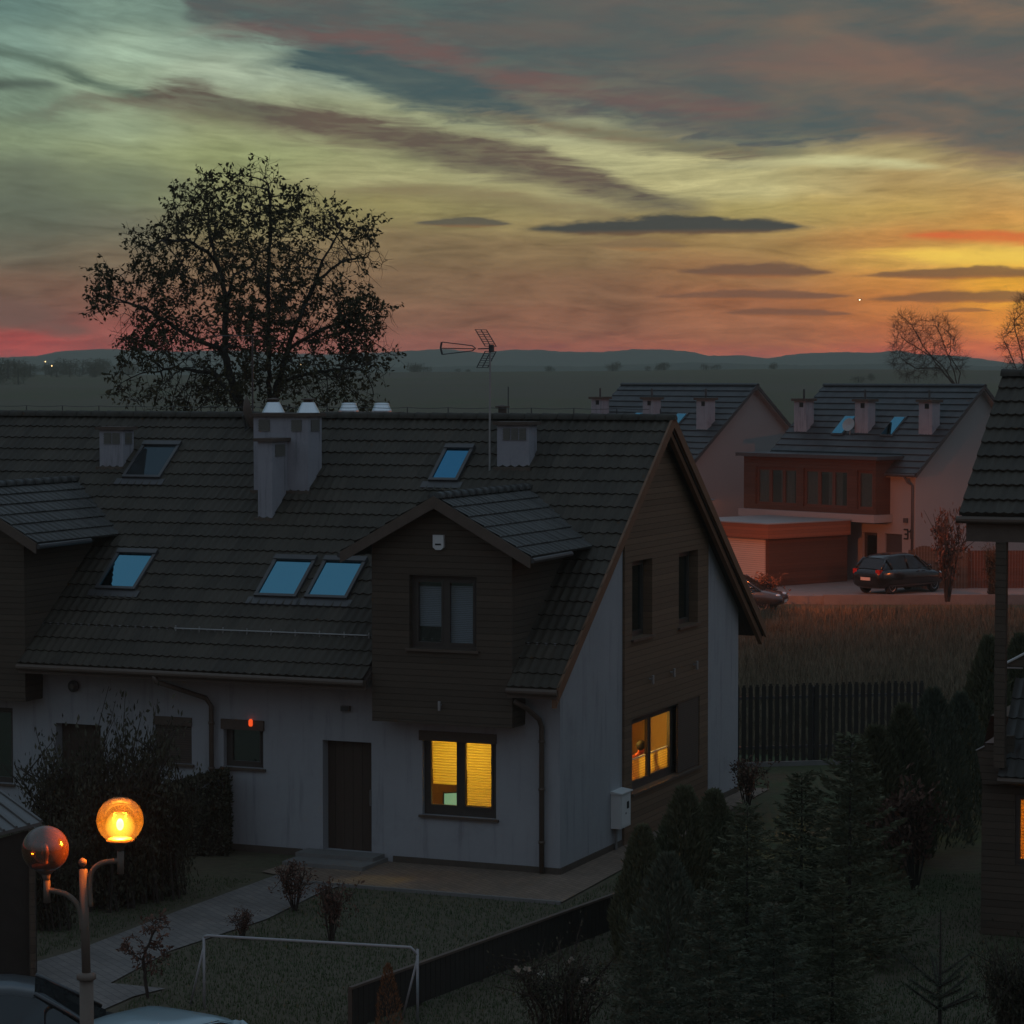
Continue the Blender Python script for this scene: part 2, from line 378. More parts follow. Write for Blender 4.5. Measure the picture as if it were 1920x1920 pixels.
def glass_pane(name, refl=.55, tint=(.75,.88,1.0), dark=(.012,.014,.016), thru=0.0):
    # coated double glazing: mirror-like coat, the rest dark room or see-through
    m = bpy.data.materials.new(name); m.use_nodes = True; t = m.node_tree; t.nodes.clear(); N = NT(t)
    out = N.n('ShaderNodeOutputMaterial'); gl = N.n('ShaderNodeBsdfGlossy'); gl.inputs['Color'].default_value = (*tint, 1); gl.inputs['Roughness'].default_value = .02
    tc = N.n('ShaderNodeTexCoord'); nz = N.noise(tc.outputs['Object'], 1.5, 2, .5)
    b = N.n('ShaderNodeBump'); b.inputs['Strength'].default_value = .03; N.link(nz.s, b.inputs['Height']); N.link(b.outputs[0], gl.inputs['Normal'])
    df = N.n('ShaderNodeBsdfDiffuse'); df.inputs['Color'].default_value = (*dark, 1)
    tr = N.n('ShaderNodeBsdfTransparent'); tr.inputs['Color'].default_value = (.92, .95, .93, 1)
    a = N.n('ShaderNodeMixShader'); a.inputs[0].default_value = thru; N.link(df.outputs[0], a.inputs[1]); N.link(tr.outputs[0], a.inputs[2])
    mx = N.n('ShaderNodeMixShader'); mx.inputs[0].default_value = refl; N.link(a.outputs[0], mx.inputs[1]); N.link(gl.outputs[0], mx.inputs[2])
    N.link(mx.outputs[0], out.inputs[0]); return m

M = {}
M['plaster'] = pm('white_plaster', (.345, .350, .365), .9, .10, 1.2, .3, 90, stain=.24)
M['plaster_far'] = pm('far_plaster', (.29, .27, .26), .9, .06, .8, .15, 60)
M['plinth'] = pm('dark_plinth', (.09, .07, .055), .8, .3, 6, .3, 40)
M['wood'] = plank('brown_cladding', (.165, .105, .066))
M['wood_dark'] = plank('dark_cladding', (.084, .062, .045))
M['wood_far'] = plank('far_cladding', (.085, .040, .026), 2, .14)
M['wood_lit'] = plank('lamplit_far_cladding', (.22, .085, .045), 2, .14)  # brighter copy of the far cladding, orange lamp light put into its colour
M['barge'] = pm('bargeboard_wood', (.17, .088, .05), .6, .3, 5, .2, 40, aniso=(1,1,1))
M['fascia'] = pm('dark_fascia', (.11, .08, .062), .65, .3, 4, .2, 30)
M['soffit'] = plank('soffit_boards', (.07, .05, .042), 0, .1)
M['metal_dark'] = pm('dark_metal', (.06, .055, .055), .45, .2, 5, spec=.5)
M['metal_brown'] = pm('brown_metal', (.10, .07, .052), .5, .2, 5, spec=.4)
M['metal_bright'] = pm('bare_steel', (.72, .74, .76), .32, .12, 3, metal=1.0)
M['metal_grey'] = pm('grey_galvanised', (.35, .34, .33), .5, .15, 4, metal=.6)
M['frame'] = pm('dark_window_frame', (.06, .048, .04), .5, .2, 6, spec=.4)
M['frame_far'] = pm('brown_window_frame', (.10, .045, .03), .6, .2, 6)
M['chimney'] = pm('chimney_render', (.32, .31, .335), .9, .16, 2.0, .25, 70, stain=.4)
M['cap'] = pm('chimney_cap_slab', (.10, .07, .055), .75, .3, 5, .2, 40)
M['grille'] = pm('vent_grille', (.16, .15, .13), .7, .2, 20)
M['door'] = plank('front_door_wood', (.07, .048, .036), 0, .2, .05)
M['skylight'] = glass_pane('skylight_glass', .78, (.15, .40, .53))
M['skylight_dull'] = glass_pane('dull_skylight_glass', .09, (.5, .72, .85), (.03, .032, .033))
M['skylight_deep'] = glass_pane('deep_blue_skylight_glass', .66, (.10, .36, .58))
M['pane'] = glass_pane('window_glass', .12, (.85, .92, 1.0), (.02, .02, .02), .93)
M['pane_dark'] = glass_pane('dark_glass', .30, (.75, .92, .9), (.012, .013, .012))
M['pane_clear'] = glass_pane('clear_glass', .06, (1, 1, 1), (.02, .02, .02), .96)
M['white_plastic'] = pm('white_plastic', (.62, .63, .62), .5, .06, 8)
M['concrete'] = pm('concrete', (.19, .18, .17), .9, .25, 2, .3, 40)
M['blind_cold'] = plank('unlit_pleated_blind', (.50, .52, .64), 2, .035, .3, .05, .9)
M['shutter'] = plank('roller_shutter', (.10, .075, .06), 2, .045, .2, .08, .6)
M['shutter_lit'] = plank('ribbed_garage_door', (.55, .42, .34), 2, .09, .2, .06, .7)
M['dark_fence'] = pm('old_dark_fence_wood', (.032, .027, .022), .85, .35, 5)
M['black'] = pm('black_rubber', (.02, .02, .02), .8, .2, 10)
M['bark'] = pm('bark', (.045, .036, .030), .95, .4, 8, .5, 30)
M['bark_pale'] = pm('pale_bark', (.10, .06, .045), .95, .4, 8, .4, 30)

def tile_mat(name, col, course, tw, rough=.55):
    m, N, P = newmat(name)
    at = N.n('ShaderNodeAttribute'); at.attribute_name = 'tone'; at.attribute_type = 'GEOMETRY'
    tc = N.n('ShaderNodeTexCoord')
    f = N.noise(tc.outputs['Object'], 1.3, 5, .6) - .5; g = N.noise(tc.outputs['Object'], 14, 4, .65) - .5
    k = X(N, at.outputs['Fac']) * .34 + f * .6 + g * .5 + .9
    sc = N.n('ShaderNodeVectorMath', operation='SCALE'); sc.inputs[0].default_value = col; N.link(k.s, sc.inputs[3])
    moss = N.smooth(f + g * .6, .14, .36)
    c2 = N.mix(moss * .6, sc.outputs[0], (col[0] * .75, col[1] * .95, col[2] * .65))
    wt_ = N.n('ShaderNodeMapping'); wt_.inputs['Scale'].default_value = (1.6, .16, .16); N.link(tc.outputs['Object'], wt_.inputs[0])
    run = N.smooth(N.noise(wt_.outputs[0], 1.6, 5, .65), .48, .70)
    c2 = N.mix(run * .45, c2, (col[0] * .55, col[1] * .55, col[2] * .55))
    N.link(c2, P.inputs['Base Color']); P.inputs['Roughness'].default_value = rough; P.inputs['Specular IOR Level'].default_value = .28
    b = N.n('ShaderNodeBump'); b.inputs['Strength'].default_value = .3; b.inputs['Distance'].default_value = .01
    N.link(N.noise(tc.outputs['Object'], 45, 3, .6).s, b.inputs['Height']); N.link(b.outputs[0], P.inputs['Normal'])
    return m
M['tile'] = tile_mat('roof_tiles', (.052, .042, .031), .36, .18, .7)
M['tile_dormer'] = tile_mat('glossy_dormer_tiles', (.050, .046, .041), .4, .3, .42)
M['tile_far'] = tile_mat('blue_grey_roof_tiles', (.05, .05, .052), .4, .3, .42)

def tiles(name, O, u, v, n, W, L, mat, parent, course=.40, tw=.36, seg=8, amp=.036, lip=.03, keep=None, seed=1):
    """A field of interlocking roof tiles as one sheet: O lower left corner, u along the eave, v up the slope, n outward."""
    O, u, v, n = [np.array(a, float) for a in (O, u, v, n)]
    rg = random.Random(seed)
    nr = max(1, int(round(L / course))); course = L / nr
    nc = max(1, int(round(W / tw))); tw = W / nc; m = nc * seg
    xs = np.arange(m + 1) * (tw / seg)
    ph = 4 * math.pi * xs / tw
    wave = amp * (.5 + .5 * np.cos(ph)) ** 1.3
    vs = []; fs = []; tone = []
    for i in range(nr):
        y0, y1 = i * course - (.03 if i else 0), (i + 1) * course
        jit = np.repeat([rg.uniform(-.004, .004) for _ in range(nc)], seg); jit = np.append(jit, jit[-1])
        lo = O + np.outer(xs, u) + v * y0 + np.outer(wave + lip + jit, n)
        hi = O + np.outer(xs, u) + v * y1 + np.outer(wave * .9 + .002, n)
        un = O + np.outer(xs, u) + v * y0 + np.outer(wave * .0 - .01, n)
        o = len(vs); vs.extend(map(tuple, un)); vs.extend(map(tuple, lo)); vs.extend(map(tuple, hi)); k = m + 1
        tn = [rg.random() for _ in range(nc)]
        for j in range(m):
            if keep and not keep((j + .5) * tw / seg, (y0 + y1) / 2): continue
            t = tn[j // seg]
            fs.append((o+j, o+j+1, o+k+j+1, o+k+j)); tone.append(t * .4)
            fs.append((o+k+j, o+k+j+1, o+2*k+j+1, o+2*k+j)); tone.append(t)
    me = bpy.data.meshes.new(name)
    org = np.array(ORG.get(parent.name, (0,0,0))) if parent else np.zeros(3)
    me.from_pydata((np.array(vs) - org).tolist(), [], fs); me.materials.append(mat)
    a = me.attributes.new('tone', 'FLOAT', 'FACE'); a.data.foreach_set('value', tone)
    me.polygons.foreach_set('use_smooth', [True] * len(fs)); me.update()
    try: me.set_sharp_from_angle(angle=R(50))
    except Exception: pass
    o = bpy.data.objects.new(name, me); COL.objects.link(o)
    if parent: o.parent = parent
    ORG[o.name] = tuple(org)
    return o
def ridge_tiles(mb, A, B, r=.13, pitch=.36):
    A, B = np.array(A, float), np.array(B, float); L = np.linalg.norm(B - A); d = (B - A) / L; k = int(L / pitch)
    side = np.cross(d, [0, 0, 1.0]); side /= np.linalg.norm(side); up = np.cross(side, d)
    for i in range(k):
        p = A + d * (i * L / k); q = A + d * ((i + 1) * L / k + .03)
        vs = []
        for (P_, rr) in ((p, r), (q, r * .86)):
            for j in range(9):
                w = math.pi * j / 8; vs.append(P_ + side * rr * 1.15 * math.cos(w) + up * (rr * math.sin(w) - .03))
        mb.add(vs, [(j, j+1, j+10, j+9) for j in range(8)] + [tuple(range(8, -1, -1)), tuple(range(9, 18))])

def wall_holes(mb, O, u, v, n, W, H, holes, depth=.2):
    """Flat wall W x H with rectangular openings (x0,y0,x1,y1) and their reveals; n points outward."""
    O, u, v, n = [np.array(a, float) for a in (O, u, v, n)]
    xs = sorted({0, W, *[h[0] for h in holes], *[h[2] for h in holes]}); ys = sorted({0, H, *[h[1] for h in holes], *[h[3] for h in holes]})
    P = lambda x, y, d=0: O + u*x + v*y - n*d
    for i in range(len(xs)-1):
        for j in range(len(ys)-1):
            cx, cy = (xs[i]+xs[i+1])/2, (ys[j]+ys[j+1])/2
            if any(h[0] < cx < h[2] and h[1] < cy < h[3] for h in holes): continue
            mb.poly([P(xs[i],ys[j]), P(xs[i+1],ys[j]), P(xs[i+1],ys[j+1]), P(xs[i],ys[j+1])])
    for (a, b, c, d) in holes:
        for (p, q) in (((a,b),(c,b)), ((c,b),(c,d)), ((c,d),(a,d)), ((a,d),(a,b))):
            mb.poly([P(*p), P(*p, depth), P(*q, depth), P(*q)])

def window(parent, O, u, n, w, h, d, cols, frame=.07, mat='frame', pane='pane_dark', name='window', sill=True, bottom=.07, rows=1):
    """Frame as the part, panes and sill below it. O lower left corner on the outer wall face, d = how deep it sits."""
    O, u, n = [np.array(a, float) for a in (O, u, n)]; v = np.array([0, 0, 1.0]); mb = MB()
    B = lambda x0, y0, x1, y1, z0=-.07, z1=0: mb.obox(O - n*d, u, v, n, (x0, y0, z0), (x1, y1, z1))
    B(0, 0, w, bottom); B(0, h-frame, w, h); B(0, bottom, frame, h-frame); B(w-frame, bottom, w, h-frame)
    cw = (w - frame) / cols
    for i in range(1, cols): B(i*cw, bottom, i*cw + frame, h-frame)
    # sash frames, a step proud
    for i in range(cols):
        x0, x1 = i*cw + frame, (i+1)*cw
        B(x0, bottom, x1, bottom+.045, -.05, .012); B(x0, h-frame-.045, x1, h-frame, -.05, .012)
        B(x0, bottom+.045, x0+.04, h-frame-.045, -.05, .012); B(x1-.04, bottom+.045, x1, h-frame-.045, -.05, .012)
    f = mb.build(name, M[mat], parent)
    ORG[f.name] = ORG[parent.name] if parent.name in ORG else (0,0,0)
    for i in range(cols):
        x0, x1 = i*cw + frame + .038, (i+1)*cw - .038
        pn = pane[i] if isinstance(pane, (list, tuple)) else pane
        MB().obox(O - n*(d + .035), u, v, n, (x0, bottom+.043, -.006), (x1, h-frame-.043, .006)).build('pane', M[pn], f)
    if sill:
        MB().obox(O, u, v, n, (-.06, -.05, -d), (w+.06, -.003, .06)).build('sill', M['metal_brown'], f)
    return f
# ================================================================ the terraced house block in front
SL = .764; EY, EZ = -.92, 3.62               # front eave line and slope of the main roof
RY = 5.43; RZ = EZ + (RY - EY) * SL
def roofz(y): return EZ + (min(y, 2*RY - y) - EY) * SL
XL = -26.0; XR = .35
SNORM = np.array([0, -SL, 1.0]); SNORM /= np.linalg.norm(SNORM)
SV = np.array([0, 1.0, SL]); SV /= np.linalg.norm(SV)
def roofpt(x, y): return on_plane(x, y, (0, EY, EZ), SNORM)

H = thing('terraced_house', (-6, 0, 0), 'long dark tiled terraced house with brown timber gable and yellow lit windows', 'house')
UX = np.array([1.0, 0, 0]); UY = np.array([0, 1.0, 0]); UZ = np.array([0, 0, 1.0])

# -------- front wall with its openings (x0, z0, x1, z1)
OP = dict(win_a=(-13.30, 1.02, -12.03, 2.58), door_a=(-11.0, .15, -9.95, 2.33), win_b=(-8.70, 1.66, -7.86, 2.58), win_c=(-7.14, 1.66, -6.26, 2.58),
          door=(-4.96, .15, -3.91, 2.30), lit=(-2.83, .98, -1.30, 2.56), win_d=(-20.6, 1.0, -19.1, 2.5), door_b=(-17.5, .15, -16.5, 2.3))
mb = MB()
hs = [(a - XL, b, c - XL, d) for (a, b, c, d) in OP.values()]
wall_holes(mb, (XL, 0, 0), UX, UZ, -UY, -XL, EZ + .75, hs, .24)
# gable: white flanks either side of the timber panel, back wall, far end
GP0, GP1 = 3.35, 8.58
def gz(y): return roofz(y) - .12
mb.poly([(0, 0, 0), (0, GP0, 0), (0, GP0, gz(GP0)), (0, 0, gz(0))])
mb.poly([(0, GP1, 0), (0, 10.86, 0), (0, 10.86, gz(10.86)), (0, GP1, gz(GP1))])
mb.poly([(0, 10.86, 0), (XL, 10.86, 0), (XL, 10.86, gz(10.86)), (0, 10.86, gz(10.86))])
mb.poly([(XL, 0, 0), (XL, 0, gz(0)), (XL, RY, gz(RY)), (XL, 10.86, gz(10.86)), (XL, 10.86, 0)])
mb.build('wall', M['plaster'], H)
# plinth strip
mb = MB(); mb.box((XL, -.02, 0), (-5.4, 0.1, .14)); mb.box((-3.45, -.02, 0), (.02, .1, .14)); mb.box((0, .1, 0), (.02, GP0 - .005, .14)); mb.box((0, GP1 + .005, 0), (.02, 10.86, .14))
mb.build('plinth', M['plinth'], H)
# timber gable panel, proud of the plaster
GW = [(3.78 - GP0, 4.10, 4.42 - GP0 + .15, 5.66), (6.62 - GP0, 4.10, 7.46 - GP0, 5.66)]
GW = [(.42, 4.10, 1.62, 5.66), (3.27, 4.10, 4.80 - .28, 5.66)]
LWIN = (.44, 1.00, 4.66, 2.50)
mb = MB()
wall_holes(mb, (.05, GP0, 0), UY, UZ, UX, GP1 - GP0, 5.85, GW + [LWIN], .26)
mb.poly([(.05, GP0, 5.85), (.05, GP1, 5.85), (.05, GP1, gz(GP1)), (.05, RY, gz(RY)), (.05, GP0, gz(GP0))])
mb.poly([(0, GP0, 0), (.05, GP0, 0), (.05, GP0, gz(GP0)), (0, GP0, gz(GP0))]); mb.poly([(.05, GP1, 0), (0, GP1, 0), (0, GP1, gz(GP1)), (.05, GP1, gz(GP1))])
mb.build('gable_cladding', M['wood'], H)

# -------- roof
BAYX0, BAYX1, BAYY = -3.58, -.70, -.65
LDX = -10.60                                  # the neighbour unit repeats to the left
L_SL = math.hypot(RY - EY, RZ - EZ)
def keep_front(x, s):
    X_ = XL + x; y = EY + s / L_SL * (RY - EY)
    for dx in (0, LDX, 2*LDX):
        if BAYX0 + dx - .02 < X_ < BAYX1 + dx + .02 and y < -.45: return False
    return True
tiles('roof', (XL, EY, EZ), UX, SV, SNORM, XR - XL, L_SL, M['tile'], H, keep=keep_front, seed=3)
SVb = np.array([0, -1.0, SL]); SVb /= np.linalg.norm(SVb); SNb = np.array([0, SL, 1.0]); SNb /= np.linalg.norm(SNb)
tiles('roof', (XR, 2*RY - EY, EZ), -UX, SVb, SNb, XR - XL, L_SL, M['tile'], H, seg=4, seed=4)
mb = MB(); ridge_tiles(mb, (XL, RY, RZ + .02), (XR, RY, RZ + .02)); mb.build('ridge_tiles', M['tile'], H, smooth=True)
# slab under the tiles (boards seen from below at the eaves and the gable)
T = .16
mb = MB()
xa = [XL] + sum([[BAYX0 + d, BAYX1 + d] for d in (2*LDX, LDX, 0)], []) + [XR]
for i in range(0, len(xa), 2):
    mb.prism([(xa[i], EY + .03, EZ - .02), (xa[i], .3, roofz(.3) - .02), (xa[i], .3, roofz(.3) - T - .02), (xa[i], EY + .03, EZ - T)], (xa[i+1] - xa[i], 0, 0))
mb.prism([(XL, .3, roofz(.3) - .02), (XL, RY, RZ - .02), (XL, 2*RY - EY - .03, EZ - .02), (XL, 2*RY - EY - .03, EZ - T), (XL, RY, RZ - T - .05), (XL, .3, roofz(.3) - T - .02)], (XR - .04 - XL, 0, 0))
mb.build('soffit', M['soffit'], H)
# bargeboards: an outer board and a smaller inner one, both slopes
for sgn in (1, -1):
    Yf = lambda y: y if sgn > 0 else 2*RY - y
    mb = MB()
    mb.prism([(XR - .04, Yf(EY - .04), EZ + .03), (XR - .04, RY, RZ + .09), (XR - .04, RY, RZ - .16), (XR - .04, Yf(EY - .04), EZ - .19)], (.05, 0, 0))
    mb.prism([(XR - .16, Yf(EY + .02), EZ - .17), (XR - .16, RY, RZ - .14), (XR - .16, RY, RZ - .34), (XR - .16, Yf(EY + .02), EZ - .35)], (.09, 0, 0))
    mb.build('bargeboard', M['barge'], H)
# gutters at the eave, broken by the bays, and fascia behind
for i in range(0, len(xa), 2):
    mb = MB(); mb.tube([(xa[i] + .02, EY - .05, EZ - .06), (xa[i+1] - .02, EY - .05, EZ - .06)], .062, 10); mb.box((xa[i] + .01, EY + .0, EZ - .19), (xa[i+1] - .01, EY + .028, EZ - .01))
    mb.build('gutter', M['metal_brown'], H, smooth=False)
# downpipes
def downpipe(pts, r=.05):
    mb = MB(); mb.tube(pts, r, 10)
    for z in (.6, 1.6, 2.5): mb.lathe((pts[-1][0], pts[-1][1], z), [(r+.001, 0), (r+.014, 0), (r+.014, .05), (r+.001, .05)], 12)
    return mb.build('downpipe', M['metal_brown'], H, smooth=True)
downpipe([(-8.15, EY - .04, EZ - .1), (-8.12, EY - .02, EZ - .22), (-7.45, -.16, 3.02), (-7.36, -.10, 2.86), (-7.36, -.10, .05)])
downpipe([(-.62, EY + .2, EZ - .28), (-.45, -.55, 3.2), (-.36, -.16, 2.95), (-.33, -.10, 2.80), (-.33, -.10, .05)])
# snow guard rail low on the roof
a_, b_ = roofpt(330, 1185), roofpt(692, 1199)
mb = MB(); mb.tube([a_ + SNORM*.10, b_ + SNORM*.10], .014, 6)
for i in range(9):
    p = a_ + (b_ - a_) * i / 8; mb.box(p + np.array([-.012, -.012, -.02]), p + np.array([.012, .012, .13]))
mb.build('snow_guard', M['metal_grey'], H)
# lightning wire on posts along the ridge
mb = MB(); xs = np.arange(XL + .4, XR, .95)
for i, x in enumerate(xs): mb.tube([(x, RY, RZ + .05), (x, RY, RZ + .22)], .012, 5)
wp = []
for i in range(len(xs)-1):
    for k in range(4): wp.append((xs[i] + (xs[i+1]-xs[i])*k/4, RY, RZ + .22 - .02*math.sin(math.pi*k/4)))
mb.tube(wp, .006, 4); mb.build('lightning_wire', M['metal_dark'], H)

# -------- skylights
def skylight(px_bl, w=.80, h=1.02, pane='skylight'):
    P0 = roofpt(*px_bl) + SNORM * .0
    F = .07; mb = MB(); D = .10
    B = lambda x0, y0, x1, y1, z1=D: mb.obox(P0, UX, SV, SNORM, (x0, y0, -.02), (x1, y1, z1))
    B(-F, -F, w+F, 0); B(-F, h, w+F, h+F+.06, D+.02); B(-F, 0, 0, h); B(w, 0, w+F, h)
    mb.obox(P0, UX, SV, SNORM, (-F-.12, -F-.20, -.01), (w+F+.12, -F-.005, .055))     # lead apron
    f = mb.build('skylight', M['metal_dark'], H)
    MB().obox(P0, UX, SV, SNORM, (-.004, -.004, .04), (w+.004, h+.004, .075)).build('pane', M[pane], f)
skylight((238, 896), pane='skylight_dull')
for p in ((188, 1104), (486, 1118), (580, 1121)): skylight(p)
skylight((812, 902), .52, .96, pane='skylight_deep')
# -------- chimneys on the front slope
def chimney(px_l, px_r, depth, top_px, capo=.07, cones=(), bot=None, louvres=1, capt=.07):
    A = roofpt(*px_l); B = roofpt(*px_r)
    x0, x1, y0 = A[0], B[0], A[1]
    zt = on(px_l[0], top_px, 1, y0)[2]
    mb = MB(); mb.box((x0, y0, A[2] - .5), (x1, y0 + depth, zt)); c = mb.build('chimney', M['chimney'], H)
    MB().box((x0 - capo, y0 - capo, zt + .002), (x1 + capo, y0 + depth + capo, zt + capt)).build('cap', M['cap'], c)
    hw = x1 - x0
    for (a, b, face) in louvres:
        g = MB()
        if face == 'f':
            g.box((x0 + a*hw, y0 - .012, zt - .30), (x0 + b*hw, y0 + .02, zt - .06))
            for k in range(5): g.box((x0 + a*hw - .01, y0 - .022, zt - .30 + k*.05), (x0 + b*hw + .01, y0 - .013, zt - .285 + k*.05))
        else:
            g.box((x1 - .02, y0 + a*depth, zt - .30), (x1 + .012, y0 + b*depth, zt - .06))
            for k in range(5): g.box((x1 + .013, y0 + a*depth - .01, zt - .30 + k*.05), (x1 + .022, y0 + b*depth + .01, zt - .285 + k*.05))
        g.build('vent_grille', M['grille'], c)
    pass
    for (fx, fy, r, h) in cones:
        cx, cy = x0 + fx*hw, y0 + fy*depth
        MB().lathe((cx, cy, zt + capt), [(r*1.25, 0), (r*1.28, .015), (r*.72, h), (r*.70, h+.01), (r*.55, h+.01)], 24).build('cowl', M['metal_bright'], c, smooth=False)
        MB().lathe((cx, cy, zt + capt + h + .01), [(r*.5, 0), (r*.5, .04), (r*.8, .045), (r*.8, .07), (.01, .09)], 20).build('cowl_lid', M['cap'], c)
    # lead flashing
    MB().box((x0 - .05, y0 - .09, A[2] - .14), (x1 + .05, y0 - .004, A[2] + .03)).build('flashing', M['fascia'], c)
    return c
chimney((187, 877), (232, 876), .45, 806, louvres=[(.2, .5, 'f'), (.56, .86, 'f'), (.2, .8, 's')])
chimney((476, 921), (576, 927), .62, 781, cones=((.24, .5, .19, .22), (.88, .5, .19, .22)), louvres=[(.10, .30, 'f'), (.70, .88, 'f'), (.2, .8, 's')])
chimney((484, 973), (511, 973), .70, 828, louvres=[(.2, .8, 's')])
ch3 = chimney((932, 878), (993, 877), .42, 797, louvres=[(.2, .4, 'f'), (.45, .65, 'f'), (.7, .9, 'f')])
# tops of the chimneys on the far slope and small vents, standing past the ridge
def back_chimney(px0, px1, py_top, Y, cones=()):
    A = on(px0, py_top, 1, Y); B = on(px1, py_top, 1, Y)
    c = MB().box((A[0], Y, roofz(Y) - .5), (B[0], Y + .5, A[2] - .08)).build('chimney', M['chimney'], H)
    MB().box((A[0] - .06, Y - .06, A[2] - .078), (B[0] + .06, Y + .56, A[2])).build('cap', M['cap'], c)
    for f in cones:
        x = A[0] + (B[0] - A[0]) * f
        MB().lathe((x, Y + .25, A[2]), [(.22, 0), (.22, .03), (.16, .16), (.17, .165), (.16, .19), (.1, .2)], 22).build('cowl', M['metal_bright'], c)
back_chimney(602, 733, 772, 6.5, (.33, .80))
def vent(px, py, Y, h, r):
    A = on(px, py, 1, Y)
    MB().lathe((A[0], Y, A[2] - h), [(r, 0), (r, h - .06), (r*1.7, h - .06), (r*1.7, h - .03), (.01, h)], 14).build('roof_vent', M['cap'], H)
vent(200, 771, 5.8, .7, .08); vent(942, 759, 5.9, .8, .09)
A = on(953, 725, 1, 6.2); MB().tube([(A[0], 6.2, A[2] - 1.2), (A[0], 6.2, A[2])], .012, 5).build('lightning_rod', M['metal_dark'], H)

# -------- dormer bays
def dormer(dx, win=True):
    x0, x1, yf = BAYX0 + dx, BAYX1 + dx, BAYY
    xc = (x0 + x1) / 2; hw = (x1 - x0) / 2; zb = 2.82; za = 7.10; rw = 1.92; ds = .56
    zedge = za - hw * ds
    wz = (4.24, 5.62); wx = (xc - .66, xc + .72)
    mb = MB()
    wall_holes(mb, (x0, yf, zb), UX, UZ, -UY, x1 - x0, 3.15, [(wx[0]-x0, wz[0]-zb, wx[1]-x0, wz[1]-zb)] if win else [], .2)
    zt = zb + 3.15
    mb.poly([(x0, yf, zt), (x1, yf, zt), (x1, yf, zedge - .1), (xc, yf, za - .1), (x0, yf, zedge - .1)])
    for x in (x0, x1):
        q = [(x, yf, zb), (x, -.02, zb), (x, .15, roofz(.15) - .1), (x, 2.4, roofz(2.4)-.1), (x, 2.4, zedge - .1), (x, yf, zedge - .1)]
        mb.poly(q if x == x1 else q[::-1])
    mb.poly([(x0, yf, zb), (x0, .02, zb), (x1, .02, zb), (x1, yf, zb)])
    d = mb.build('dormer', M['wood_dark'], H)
    # roof of the dormer, running back into the main slope
    yb = EY + (za - EZ) / SL + .1; yo = yf - .32
    zl = za - rw * ds
    for sg in (1, -1):
        uu = UY * (-1 if sg < 0 else 1); vv = np.array([-sg * 1.0, 0, ds]); vv /= np.linalg.norm(vv); nn = np.array([sg * ds, 0, 1.0]); nn /= np.linalg.norm(nn)
        Ln = rw * math.hypot(1, ds)
        O = (xc + sg * rw, yo if sg > 0 else yb, zl)
        def kp(x, s, sg=sg):
            y = (yo + x) if sg > 0 else (yb - x); z = zl + s * ds / math.hypot(1, ds)
            return z > roofz(y) - .12
        tiles('dormer_roof', O, uu, vv, nn, yb - yo, Ln, M['tile_dormer'], d, course=.36, tw=.22, seg=5, amp=.03, keep=kp, seed=11)
    mb = MB()
    for sg in (1, -1):
        mb.prism([(xc, yo + .01, za - .015), (xc + sg*rw, yo + .01, zl - .015), (xc + sg*rw, yo + .01, zl - .09), (xc, yo + .01, za - .10)], (0, 1.5, 0))
    mb.build('dormer_soffit', M['soffit'], d)
    for sg in (1, -1):
        mb = MB(); mb.prism([(xc, yo - .03, za + .03), (xc + sg*(rw+.02), yo - .03, zl + .02), (xc + sg*(rw+.02), yo - .03, zl - .19), (xc, yo - .03, za - .2)], (0, .038, 0)); mb.build('bargeboard', M['fascia'], d)
        mb = MB(); mb.tube([(xc + sg*(rw+.05), yo, zl - .05), (xc + sg*(rw+.05), 1.0, zl - .04)], .05, 8); mb.build('gutter', M['metal_dark'], d)
    mb = MB(); ridge_tiles(mb, (xc, yo - .01, za + .02), (xc, yb - .1, za + .02), .12, .34); mb.build('ridge_tiles', M['tile_dormer'], d, smooth=True)
    if win:
        f = window(d, (wx[0], yf, wz[0]), UX, -UY, wx[1]-wx[0], wz[1]-wz[0], .14, 2, .09, pane='pane')
        w2 = (wx[1]-wx[0]) / 2
        n = MB(); n.box((wx[0] + .05, yf + .26, wz[0] + .40), (wx[0] + w2 - .01, yf + .275, wz[1] - .22)); n.build('blind', M['blind_cold'], d)
        n = MB(); n.box((wx[0] + w2 + .03, yf + .26, wz[0] + .06), (wx[1] - .03, yf + .275, wz[1] - .20)); n.build('blind', M['blind_cold'], d)
        MB().box((wx[0] - .1, yf + .9, wz[0] - .1), (wx[1] + .1, yf + .92, wz[1] + .1)).build('room_back', M['wood_dark'], d)
    return d
dormer(0); dormer(LDX, True); dormer(2*LDX, True)

# -------- doors and windows of the front
def front_door(k):
    a, b, c, d_ = OP[k]
    m_ = MB(); m_.box((a + .30, .20, b), (c - .02, .25, d_ - .03)); m_.box((a, .235, b), (a + .30, .26, d_)) ; m_.box((a, .205, d_ - .03), (c, .26, d_))
    d = m_.build('door', M['door'], H)
    m_ = MB(); m_.tube([(c - .10, .185, 1.05), (c - .10, .15, 1.05), (c - .10, .15, 1.35), (c - .10, .185, 1.35)], .012, 6); m_.build('handle', M['metal_grey'], d)
front_door('door'); front_door('door_a'); front_door('door_b')
def fwin(k, cols, pane, d=.12, **kw):
    a, b, c, e = OP[k]; return window(H, (a, 0, b), UX, -UY, c-a, e-b, d, cols, pane=pane, **kw)
fwin('win_a', 2, 'pane_dark'); fwin('win_d', 2, 'pane_dark'); fwin('win_c', 1, 'pane_dark', frame=.10)
